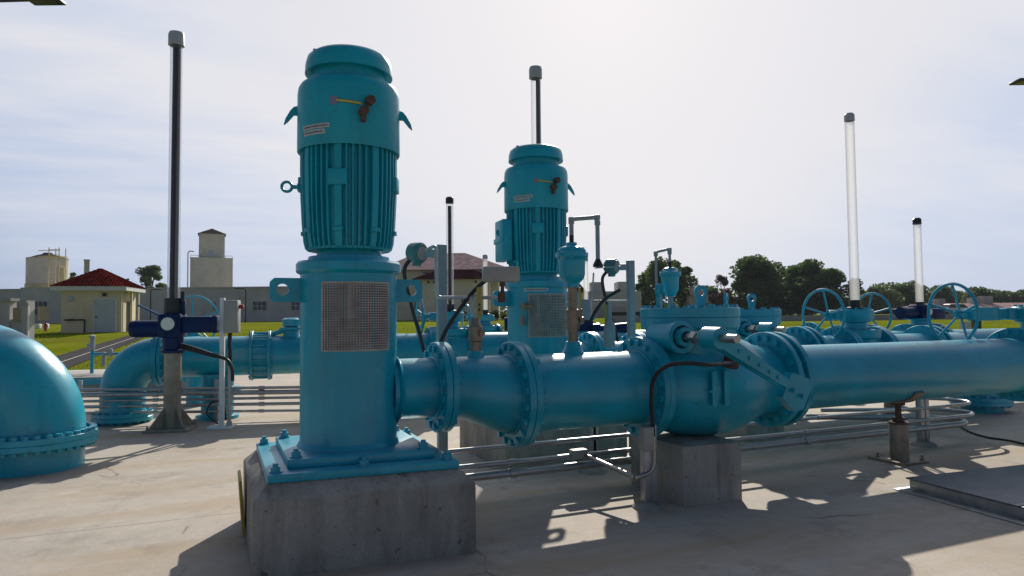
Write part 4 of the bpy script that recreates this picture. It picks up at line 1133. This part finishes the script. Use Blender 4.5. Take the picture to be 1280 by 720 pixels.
# long grey building
d = 92; s = d/F; r_ = bld('grey_building', 'long flat grey building stretching behind the small red roofed hut', 'building', 190, d)
zb = terr(d); H = zpx(361, d)-zb; Xp = lambda px: (px-190)*s
b = MB(); b.box(Xp(-260), Xp(430), 0, 14, -.5, H); b.box(Xp(38), Xp(92), -2.0, -.003, -.5, H+.25); b.build('wall', M['wallgrey'], r_, smooth=False)
b = MB(); b.box(Xp(-262), Xp(432), -.15, 14.2, H, H+.18); b.build('parapet', M['wallgrey'], r_, smooth=False)
window(r_, Xp(49), Xp(72), zpx(392, d)-zb, zpx(376, d)-zb, -2.0, 4, 2)
for a, c_ in ((266, 270), (316, 333), (364, 380), (215, 222)): window(r_, Xp(a), Xp(c_), zpx(389, d)-zb, zpx(378, d)-zb, 0, 3, 2)
# posts of lamps along it
for px, lab in ((188, 'thin black lamp post against the grey building left of the tall tube'), (307, 'thin black lamp post against the grey building right of the electrical box')):
    p = bld('lamp_post', lab, 'lamp post', px, 80); zz = zpx(362, 80)-terr(80)
    b = MB(); b.tube(fillet([(0, 0, 0), (0, 0, zz), (-.9 if px > 200 else .9, 0, zz+.05)], .2), .07, 8); b.build('pole', M['black'], p)
    b = MB(); b.obox((-1.0 if px > 200 else 1.0, 0, zz+.03), (.5, .3, .12), None, .03); b.build('lamp_head', M['black'], p)
# tower
d = 110; s = d/F; r_ = bld('tower', 'beige two step tower with a small dark pyramid roof', 'tower', 264, d, None, 0.0); zb = terr(d); Z = lambda py: zpx(py, d, 264)-zb
b = MB(); b.box(-24.5*s, 24.5*s, 0, 49*s, 0, Z(322)); b.box(-15*s, 15*s, 6*s, 36*s, Z(322), Z(291)); b.build('wall', M['towerbeige'], r_, smooth=False)
b = MB(); c_ = (0, 21*s, Z(283)); e = 16.5*s
b.add([(-e, 21*s-e, Z(291.5)), (e, 21*s-e, Z(291.5)), (e, 21*s+e, Z(291.5)), (-e, 21*s+e, Z(291.5)), c_], [(0, 1, 4), (1, 2, 4), (2, 3, 4), (3, 0, 4), (3, 2, 1, 0)]); b.build('roof', M['roofgrey'], r_, smooth=False)
b = MB()
for i in range(7): xx = (-24+8*i)*s; b.cyl((xx, .1, Z(322)), (xx, .1, Z(319.5)), .04, n=6)
b.tube([(-24*s, .1, Z(319.5)), (24*s, .1, Z(319.5))], .04, 6); b.build('guard_rail', M['trim'], r_)
b = MB(); b.tube(fillet([(-27*s, -.2, 0), (-27*s, -.2, Z(317)), (-25*s, 0, Z(314.5)), (-21*s, 1, Z(314.5))], 1.2), .09, 8); b.build('vent_pipe', M['trim'], r_)
b = MB(); b.box(-3*s, 2.5*s, 6*s-.12, 6*s-.003, Z(319), Z(312.5)); b.build('hatch', M['doorpaint'], r_, smooth=False)
# storage tank
d = 105; s = d/F; r_ = bld('storage_tank', 'squat beige storage tank with a conical roof and yellow base', 'tank', 42.5, d); zb = terr(d); Z = lambda py: zpx(py, d, 42)-zb
R_ = 23*s
MB().lathe([(R_, 0), (R_, Z(322)), (R_*1.01, Z(321))], (0, R_, 0), n=40).build('wall', M['towerbeige'], r_)
MB().lathe([(R_*1.02, Z(322)), (R_*.6, Z(318)), (.25*R_, Z(315.5)), (.2*R_, Z(314)), (0, Z(314))], (0, R_, 0), n=40).build('roof', M['roofgrey'], r_)
MB().lathe([(R_*1.04, 0), (R_*1.04, Z(354))], (0, R_, 0), n=40).build('skirt', M['yelltank'], r_)
r_ = bld('ladder_tower', 'yellowish open ladder tower standing against the storage tank', 'tower', 66, d-4)
b = MB(); h = Z(313)
for x in (-.75, .75):
    for y in (0, 1.5): b.box(x-.05, x+.05, y-.05, y+.05, 0, h)
for k in range(16): b.box(-.83, .83, -.06, .02, h*k/15.5, h*k/15.5+.06)
b.box(-2.2, 1.0, -.2, 1.6, h-1.4, h-1.25); b.box(-2.2, 1.0, -.2, -.12, h-.5, h-.4); b.build('frame', M['yelltank'], r_, smooth=False)
r_ = bld('small_tank', 'slim yellow tank behind the ladder tower', 'tank', 75, d+2)
MB().lathe([(4.5*s, 0), (4.5*s, Z(333)), (0, Z(332))], n=24).build('wall', M['yelltank'], r_)
r_ = bld('chimney', 'grey chimney stack rising behind the red hip roof', 'chimney', 107.5, 84); Zc = lambda py: zpx(py, 84, 107)-terr(84)
MB().lathe([(.32, 0), (.30, Zc(327)), (.36, Zc(326)), (.36, Zc(324.5)), (0, Zc(324.5))], n=20).build('stack', M['wallgrey'], r_)
# hut with the red tile roof
d = 46; s = d/F; hz = .82
r_ = thing('hut', 'small beige hut with a red tiled hip roof and pale blue door', 'building', W(150, 415, 46)*1.0, YAW+radians(13)); r_.location.z = hz
w_, dp = 3.55, 3.3; hw = 2.78
b = MB(); b.box(-w_, 0, 0, dp, -.3, hw); b.build('wall', M['wallyellow'], r_, smooth=False)
b = MB(); e = .5; b.box(-w_-e, e, -e, dp+e, hw, hw+.30); b.build('fascia', M['trim'], r_, smooth=False)
b = MB(); e = .55; zt = hw+.30; ap = (-w_/2, dp/2, zt+1.35)
cs = [(-w_-e, -e), (e, -e), (e, dp+e), (-w_-e, dp+e)]
# corrugated tile planes
for i in range(4):
    p0 = V((*cs[i], zt+.003)); p1 = V((*cs[(i+1) % 4], zt+.003)); apx = V(ap); m = 48; mid = (p0+p1)/2; up = apx-mid; nrm = (p1-p0).cross(up).normalized(); o = len(b.v)
    for k in range(m+1):
        u_ = k/m; q = p0.lerp(p1, u_); n_ = nrm*(.05*(1 if k % 2 else -1) if 0 < k < m else 0)
        b.v.append(tuple(q + n_)); b.v.append(tuple(q + up*(1-abs(2*u_-1)) + n_*.5))
    for k in range(m): b.f.append((o+2*k, o+2*k+2, o+2*k+3, o+2*k+1))
b.build('roof', M['redtile'], r_, smooth=False)
b = MB(); x0, x1 = -1.55, -.28; b.box(x0, x1, -.05, -.003, .02, 2.22); dr_ = b.build('door', M['doorpaint'], r_, smooth=False)
b = MB(); b.box(x0-.09, x0, -.09, -.002, 0, 2.32); b.box(x1, x1+.09, -.09, -.002, 0, 2.32); b.box(x0, x1, -.09, -.002, 2.22, 2.32); b.build('door_frame', M['trim'], r_, smooth=False)
MB().box(x0+.08, x0+.16, -.13, -.05, 1.0, 1.1).build('handle', M['black'], dr_)
b = MB(); b.obox((-.95, -.11, 2.52), (.22, .2, .2), None, .03); b.build('wall_lamp', M['black'], r_)
b = MB(); b.obox((-3.0, -.06, 2.25), (.36, .12, .36), None, .04); b.build('wall_vent', M['doorpaint'], r_)
b = MB(); b.tube(fillet([(-3.3, -.14, .85), (-2.1, -.14, .85), (-2.1, -.14, 0)], .1), .05, 8); b.obox((-2.9, -.14, .85), (.3, .12, .14), None, .02); b.build('wall_pipe', M['black'], r_)
b = MB()
for y in (1.1, 2.6): b.box(.3, .42, y-.08, y+.08, 0, hw)
b.box(.002, .06, .02, .4, 0, hw); b.build('column', M['wallyellow'], r_, smooth=False)
b = MB(); b.box(.003, .04, 1.3, 2.3, 0, 2.1); b.build('side_door', M['winglass'], r_, smooth=False)
# concrete screen wall with pillars at far left
d = 36; s = d/F; r_ = bld('screen_wall', 'concrete screen wall with capped pillars and tan gate panel at far left', 'wall', 30, d); zb = terr(d); Z = lambda py: zpx(py, d, 30)-zb; X = lambda px: (px-30)*s
b = MB(); b.box(X(27), X(35), 0, .5, 0, Z(378)); b.box(X(2), X(10), .1, .6, 0, Z(374)); b.box(X(-60), X(2), .2, .5, 0, Z(378)); b.box(X(10), X(27), .2, .3, 0, Z(399)); b.build('pillar', M['wallgrey'], r_, smooth=False)
b = MB(); b.box(X(24), X(34), -.08, .55, Z(382), Z(375.5)); b.box(X(-30), X(13.5), -.05, .65, Z(376), Z(372.5)); b.build('cap', M['pale_conc'], r_, smooth=False)
b = MB(); b.box(X(14), X(25), .10, .18, Z(402), Z(384.5)); b.build('gate_panel', M['tan'], r_, smooth=False)
b = MB(); b.obox((X(40), .9, Z(392)), (.5, .06, Z(383)-Z(401)), Matrix.Rotation(radians(35), 3, 'Z')); b.build('gate_leaf', M['tan'], r_, smooth=False)
b = MB(); b.box(X(34.3), X(36), -.05, .05, 0, Z(383)); b.build('gate_post', M['white'], r_, smooth=False)
for px, lab in ((46, 'white concrete barrier block left of the red hydrant'), (55.5, 'white concrete barrier block right behind the red hydrant')):
    p = GT(px, 411); b = MB(); b.box(-.16, .16, 0, .4, 0, .42, .02); o = b.build('barrier_block', M['white'], loc=p); o.rotation_euler.z = YAW; tag(o, lab, 'barrier', 'white barrier blocks')
p = GT(57, 414); r_ = thing('fire_hydrant', 'small dark red hydrant on the lawn left of the hut', 'hydrant', p)
b = MB(); b.lathe([(.13, 0), (.13, .04), (.09, .05), (.09, .45), (.12, .47), (.12, .5), (.08, .58), (.03, .62), (0, .62)], n=16); b.cyl((-.15, 0, .36), (.15, 0, .36), .05, n=10); b.build('barrel', M['red'], r_)
# beige building between the pumps
d = 85; s = d/F; r_ = bld('beige_building', 'beige building with two dusky red hip roofs seen between the pumps', 'building', 556, d); zb = terr(d); Z = lambda py: zpx(py, d, 556)-zb; X = lambda px: (px-556)*s
def hip(b, x0, x1, y0, y1, z0, z1, rx0, rx1):
    ym = (y0+y1)/2
    b.add([(x0, y0, z0), (x1, y0, z0), (x1, y1, z0), (x0, y1, z0), (rx0, ym, z1), (rx1, ym, z1)], [(0, 1, 5, 4), (1, 2, 5), (2, 3, 4, 5), (3, 0, 4), (3, 2, 1, 0)])
b = MB(); b.box(X(476), X(622), 5, 17, 0, Z(334)); b.box(X(524), X(612), 0, 5, 0, Z(349)); b.build('wall', M['wallbeige'], r_, smooth=False)
b = MB(); hip(b, X(462), X(640), 4.0, 18, Z(334), Z(312)+.6, X(505), X(574)); b.build('main_roof', M['pinktile'], r_, smooth=False)
b = MB(); hip(b, X(516), X(622), -1.0, 6.5, Z(349), Z(335), X(545), X(590)); b.build('lower_roof', M['darkredtile'], r_, smooth=False)
window(r_, X(511), X(527), Z(388), Z(369), 4.9, 3, 2); window(r_, X(545), X(548), Z(385), Z(372), 0, 1, 2); window(r_, X(577), X(582), Z(384), Z(372), 0, 2, 2)
b = MB(); b.box(X(522), X(530), 4.85, 4.997, Z(338.5), Z(336.5)); b.box(X(522), X(530), 4.85, 4.997, Z(344.5), Z(341)); b.build('vent', M['winglass'], r_, smooth=False)
b = MB()
for px in (526, 536, 543, 559, 595): b.box(X(px)-.12, X(px)+.12, -.12, -.003, Z(354), Z(351))
b.build('wall_lamp', M['black'], r_, smooth=False)
b = MB(); b.box(X(490), X(640), -3.0, -2.6, 0, Z(400)); o = b.build('kerb_wall', M['pale_conc'], r_, smooth=False)
# grey plant building right of the rear pump
d = 100; s = d/F; r_ = bld('grey_plant_building', 'grey block shaped plant building with two square stacks right of the rear pump', 'building', 766, d); zb = terr(d); Z = lambda py: zpx(py, d, 766)-zb; X = lambda px: (px-766)*s
b = MB(); b.box(X(735), X(802), 0, 10, 0, Z(364)); b.box(X(741), X(756), 1, 4, Z(364), Z(352)); b.box(X(774), X(794), .5, 4.5, Z(364), Z(352)); b.build('wall', M['wallgrey'], r_, smooth=False)
b = MB()
for k in range(9): b.box(X(748), X(795), -.12, -.003, Z(397-1.6*k), Z(397-1.6*k)+.1)
b.build('louvres', M['wallgrey'], r_, smooth=False)
r_ = bld('brown_gable', 'brown gabled outbuilding just right of the rear pump', 'building', 724, 95); s = 95/F
b = MB(); b.box(-9*s, 9*s, 0, 6, 0, 3.6); b.build('wall', M['wallbeige'], r_, smooth=False); b = MB(); hip(b, -10*s, 10*s, -.5, 6.5, 3.6, 5.1, -3*s, 3*s); b.build('roof', M['darkredtile'], r_, smooth=False)
# red roofed building at the right
d = 125; s = d/F; r_ = bld('low_building', 'long low building with faded red roof behind the handwheels at right', 'building', 1240, d); zb = terr(d); Z = lambda py: zpx(py, d, 1240)-zb; X = lambda px: (px-1240)*s
b = MB(); b.box(X(1156), X(1330), 0, 12, 0, Z(387)); b.build('wall', M['pale_conc'], r_, smooth=False)
b = MB(); hip(b, X(1150), X(1336), -1, 13, Z(387.5), Z(378), X(1175), X(1320)); b.build('roof', M['pinktile'], r_, smooth=False)
b = MB(); b.box(X(1241), X(1250), 5, 7, Z(382), Z(371)); b.box(X(1255), X(1266), 5, 7, Z(382), Z(369)); b.box(X(1192), X(1200), 4, 6, Z(383), Z(372)); b.build('roof_vent', M['pale_conc'], r_, smooth=False)
for k in range(5): window(r_, X(1225+18*k), X(1231+18*k), Z(394), Z(389), 0, 2, 1)
r_ = bld('white_house', 'pale house half hidden by the dark trees behind the check valve', 'building', 874, 120); s = 120/F
b = MB(); b.box(-12*s, 12*s, 0, 7, 0, 3.6); b.build('wall', M['pale_conc'], r_, smooth=False); window(r_, .8, 2.0, 1.2, 2.4, 0, 1, 1)
b = MB(); hip(b, -13*s, 13*s, -.5, 7.5, 3.6, 5.4, -5*s, 5*s); b.build('roof', M['roofgrey'], r_, smooth=False)
# long low wall and black rail in front of the trees
p = W(1090, 400, 62); p.z = terr(62); r_ = thing('boundary_wall', 'low pale concrete wall with a black rail along the lawn under the trees', 'wall', p, YAW)
b = MB(); b.box(-24, 30, 0, .3, -.3, .47); b.build('wall', M['pale_conc'], r_, smooth=False)
b = MB(); b.box(-24, 2.5, .05, .25, .62, .95)
for k in range(10): b.box(-24+k*2.9, -23.9+k*2.9, .1, .2, .47, .62)
b.build('rail', M['black'], r_, smooth=False)
# parked cars
def car(px, lab, mat, d=104):
    p = W(px, 400, d); p.z = terr(d); r_ = thing('parked_car', lab, 'car', p, YAW+radians(4), 'cars parked by the low building')
    b = MB(); poly = [(-2.2, .35), (2.2, .35), (2.25, .75), (2.1, .92), (1.1, 1.02), (-2.1, 1.02), (-2.25, .7)]
    b.prism(poly, (0, .85, 0), (1, 0, 0), (0, 0, 1), 1.7); b.build('body', mat, r_)
    b = MB(); b.prism([(-2.0, 1.01), (1.15, 1.01), (.45, 1.52), (-1.75, 1.52)], (0, .74, 0), (1, 0, 0), (0, 0, 1), 1.48); b.build('cabin', M['winglass'], r_)
    b = MB(); b.prism([(-1.78, 1.521), (.44, 1.521), (.36, 1.58), (-1.7, 1.58)], (0, .72, 0), (1, 0, 0), (0, 0, 1), 1.44); b.build('roof', mat, r_)
    for x in (-1.35, 1.35):
        for y in (-.86, .66): MB().cyl((x, y, .33), (x, y+.2, .33), .33, n=20).build('wheel', M['rubber'], r_)
car(1162, 'silver car parked left of the handwheel by the red roofed building', paint('silver_paint', (.45, .46, .48), .3, .05, .5)); car(1198, 'white car parked behind the large handwheel', M['white'])
p = W(1220, 400, 30); p.z = terr(30); r_ = thing('sign_post', 'weathered post with a small pale board on the lawn behind the large handwheel', 'post', p, YAW)
b = MB(); b.box(-.16, .16, -.1, .1, 0, .85+.25); b.build('post', M['bark'], r_, smooth=False); b = MB(); b.box(-.75, -.28, -.1, -.05, .35, .9); b.build('board', M['trim'], r_, smooth=False)
# area lights that poke into the frame
def area_light(tip, inward, lab, pole_h_off):
    p = V((tip.x, tip.y, 0)) - inward*3.2; g = terr(p.dot(FWD)); r_ = thing('area_light', lab, 'lamp post', V((p.x, p.y, g)), atan2(inward.y, inward.x))
    h = tip.z - g
    b = MB(); b.tube([(0, 0, 0), (0, 0, h+.1)], [.11, .08], 14); b.tube([(0, 0, h+.02), (2.2, 0, h+.06)], .05, 10); b.build('pole', M['black'], r_)
    b = MB(); b.obox((2.7, 0, h+.06), (1.0, .62, .10), None, .03); b.build('lamp_head', M['black'], r_)
    b = MB(); b.box(2.3, 3.1, -.24, .24, h-.003, h+.008); b.build('lens', M['winglass'], r_)
area_light(W(75, 2, 21), RIGHT, 'dark area light whose flat head pokes in at the top left corner', 0)
area_light(W(1268, 104, 26), -RIGHT, 'dark area light whose flat head pokes in at the right edge', 0)

# ------------------------------------------------------------------ trees
def leaf_cloud(mb, c, rx, rz, n, size, rng):
    for _ in range(n):
        while True:
            q = V((rng.uniform(-1, 1), rng.uniform(-1, 1), rng.uniform(-1, 1)))
            if q.length < 1: break
        p = V(c) + V((q.x*rx, q.y*rx, q.z*rz))
        a = V((rng.gauss(0, 1), rng.gauss(0, 1), rng.gauss(0, 1))).normalized(); _, x, y = frame(a)
        s_ = size*rng.uniform(.5, 1.3); o = len(mb.v)
        mb.v += [tuple(p - x*s_), tuple(p + y*s_*.6), tuple(p + x*s_), tuple(p - y*s_*.6)]; mb.f.append((o, o+1, o+2, o+3))
def tree(px, d, ytop, wpx, lab, seed, mat='leaf', name='tree', dens=1.0, low=.10, group='trees along the lawn'):
    rng = random.Random(seed); p = W(px, 400, d); p.z = terr(d)-.05; H = W(px, ytop, d).z - p.z; Wd = wpx*d/F
    r_ = thing(name, lab, 'tree', p, rng.uniform(0, 6), group)
    b = MB(); tr = .035*H; b.tube([(0, 0, 0), (.1, 0, H*.25), (.0, .1, H*.5)], [tr, tr*.75, tr*.45], 9)
    lv = MB(); nclump = int(34*dens)
    for k in range(nclump):
        a = rng.uniform(0, 2*pi); zz = rng.uniform(low, .97); prof = sin(pi*min(1, max(.06, (zz-low)/(1-low)*.82+.16)))**.6
        rr = Wd/2*prof*rng.uniform(.2, .98); c = V((rr*cos(a), rr*sin(a), zz*H))
        if k % 2 == 0:
            b.tube(curve([(0, 0, H*(.2+.2*rng.random())), c*.5 + V((0, 0, H*.18)), c], 4), [tr*.35*(1-i/9.5)+.02 for i in range(9)], 6)
        cr = Wd*rng.uniform(.10, .19)
        leaf_cloud(lv, c, cr, cr*.75, int(230*min(1.3, dens+.2)), Wd*.019+.08, rng)
    b.build('trunk', M['bark'], r_); lv.build('crown', M[mat], r_, smooth=False)
tree(838, 125, 328, 76, 'dark rounded tree behind the small air release valve', 1, dens=1.3)
tree(806, 128, 352, 30, 'small tree left of the rounded dark one, beside the grey post', 2)
tree(946, 130, 326, 92, 'tallest dark tree with a ragged top, centre right', 3, dens=1.5)
tree(1008, 132, 331, 88, 'broad dark tree right of the tallest one', 4, dens=1.4)
tree(1044, 126, 340, 74, 'smaller tree between the dark clump and the tall white tube', 5, dens=1.1)
tree(904, 128, 345, 32, 'thin reddish tree left of the tallest dark one', 6, 'leaf3', dens=.55)
tree(975, 140, 340, 84, 'dark tree filling the gap in the clump', 8, dens=1.3)
tree(890, 135, 360, 60, 'low dark tree near the pale house', 9, dens=1)
tree(186, 130, 331, 44, 'airy tree rising behind the grey building left of the tall tube', 11, 'leaf2', dens=1.0, low=.15)
tree(90, 128, 334, 20, 'little tree top left of the chimney', 12, 'leaf2', dens=.7, low=.2)
tree(158, 128, 347, 14, 'little tree top right of the red hip roof', 13, 'leaf2', dens=.7, low=.2)
tree(1098, 160, 360, 60, 'low broad tree right of the tallest white tube', 41, 'leaf2', dens=1.0)
tree(1136, 165, 357, 64, 'low broad tree just left of the black-capped white tube', 42, 'leaf2', dens=1.1)
tree(1176, 170, 361, 60, 'low broad tree right of the black-capped white tube', 43, 'leaf2', dens=1.0)
tree(1228, 172, 364, 70, 'low broad tree behind the large handwheel at right', 44, 'leaf2', dens=1.0)
tree(1272, 172, 366, 60, 'low broad tree at the right edge above the red roof', 45, 'leaf2', dens=1.0)
# far wood at right: one mass
lv = MB(); rng = random.Random(5)
for k in range(900):
    px = 1040 + 330*rng.random(); d = rng.uniform(175, 215); top = 362 + 3*sin(px*.055) + 3*sin(px*.021+1) + (8 if px < 1080 else 0) - (5 if 1105 < px < 1150 else 0)
    zt_ = W(px, top + rng.uniform(0, 5), d).z; z0 = 1.4; zc = z0 + (zt_-z0)*rng.uniform(.1, .9) ** .6; cr = rng.uniform(1.8, 3.4); p = W(px, 400, d); p.z = zc-cr*.5
    leaf_cloud(lv, p, cr, cr*.8, 70, .55, rng)
for k in range(90):
    px = 480 + 420*rng.random(); d = rng.uniform(150, 175); p = W(px, 400, d); p.z = 1.4+rng.uniform(.3, 2.2); leaf_cloud(lv, p, 2.2, 1.5, 60, .5, rng)
o = lv.build('far_wood', M['leaf2'], smooth=False); o['kind'] = 'stuff'; o['label'] = 'far green wood along the horizon at right'; o['category'] = 'wood'
# shrubs by the beige building and along the right lawn
def shrub(px, d, wpx, hpx, lab, seed, mat='leaf'):
    rng = random.Random(seed); p = W(px, 400, d); p.z = terr(d); s = d/F
    lv = MB(); 
    for k in range(7): leaf_cloud(lv, (rng.uniform(-.4, .4)*wpx*s, rng.uniform(-.3, .3)*wpx*s, hpx*s*rng.uniform(.25, .7)), wpx*s*.28, hpx*s*.3, 60, .12, rng)
    o = lv.build('shrub', M[mat], smooth=False, loc=p); tag(o, lab, 'shrub')
shrub(618, 80, 14, 14, 'dark shrub beside the orange one at the beige building', 31); shrub(632, 80, 12, 10, 'low dark shrub nearest the rear pump column', 32)
M['leaf_or'] = mat_leaf('orange_blossom', (.5, .12, .03)); shrub(614, 78, 8, 9, 'bright orange flowering shrub by the beige building', 33, 'leaf_or')
shrub(578, 82, 12, 16, 'shrub against the beige wall left of the thin white tube', 34)

# ------------------------------------------------------------------ air
hz_ = MB(); hz_.box(-2600, 2600, -2600, 2600, -1.4, 24)
hz = hz_.build('haze', bpy.data.materials.new('air'), smooth=False); hz['kind'] = 'stuff'; hz['label'] = 'thin bright haze in the air over the plant'; hz['category'] = 'haze'
hm = hz.data.materials[0]; hm.use_nodes = True; t = hm.node_tree; t.nodes.remove(t.nodes['Principled BSDF'])
pv = t.nodes.new('ShaderNodeVolumePrincipled'); pv.inputs['Color'].default_value = (.78, .88, 1.0, 1); pv.inputs['Density'].default_value = .00016; pv.inputs['Anisotropy'].default_value = .1
t.links.new(pv.outputs[0], t.nodes['Material Output'].inputs['Volume'])

rng = random.Random(77); gm = MB()
for k in range(26000):
    d = 20.25 + 30*rng.random()**2.2; x = rng.uniform(-30, 24)*d/26
    p = RIGHT*x + FWD*d; zt_ = terr(d)
    q = (p-A0); rd = (A1-A0); tt = q.xy.dot(rd.xy)/rd.xy.length_squared; off = (q.xy - rd.xy*tt).length
    sgn = (q.xy - rd.xy*tt).dot((B0-A0).xy)
    if -.1 < tt < 1.5 and ((sgn > 0 and off < (B0-A0).xy.length*1.0) or off < .1): continue
    h = rng.uniform(.05, .13); a = rng.uniform(0, pi); e = V((cos(a), sin(a), 0))*.02; o = len(gm.v)
    gm.v += [tuple(p-e+V((0, 0, zt_))), tuple(p+e+V((0, 0, zt_))), tuple(p+V((rng.gauss(0, .03), rng.gauss(0, .03), zt_+h)))]; gm.f.append((o, o+1, o+2))
o = gm.build('grass_tufts', mat_leaf('grass_blades', (.16, .21, .02)), smooth=False); o['kind'] = 'stuff'; o['label'] = 'short grass along the edge of the slab'; o['category'] = 'grass'
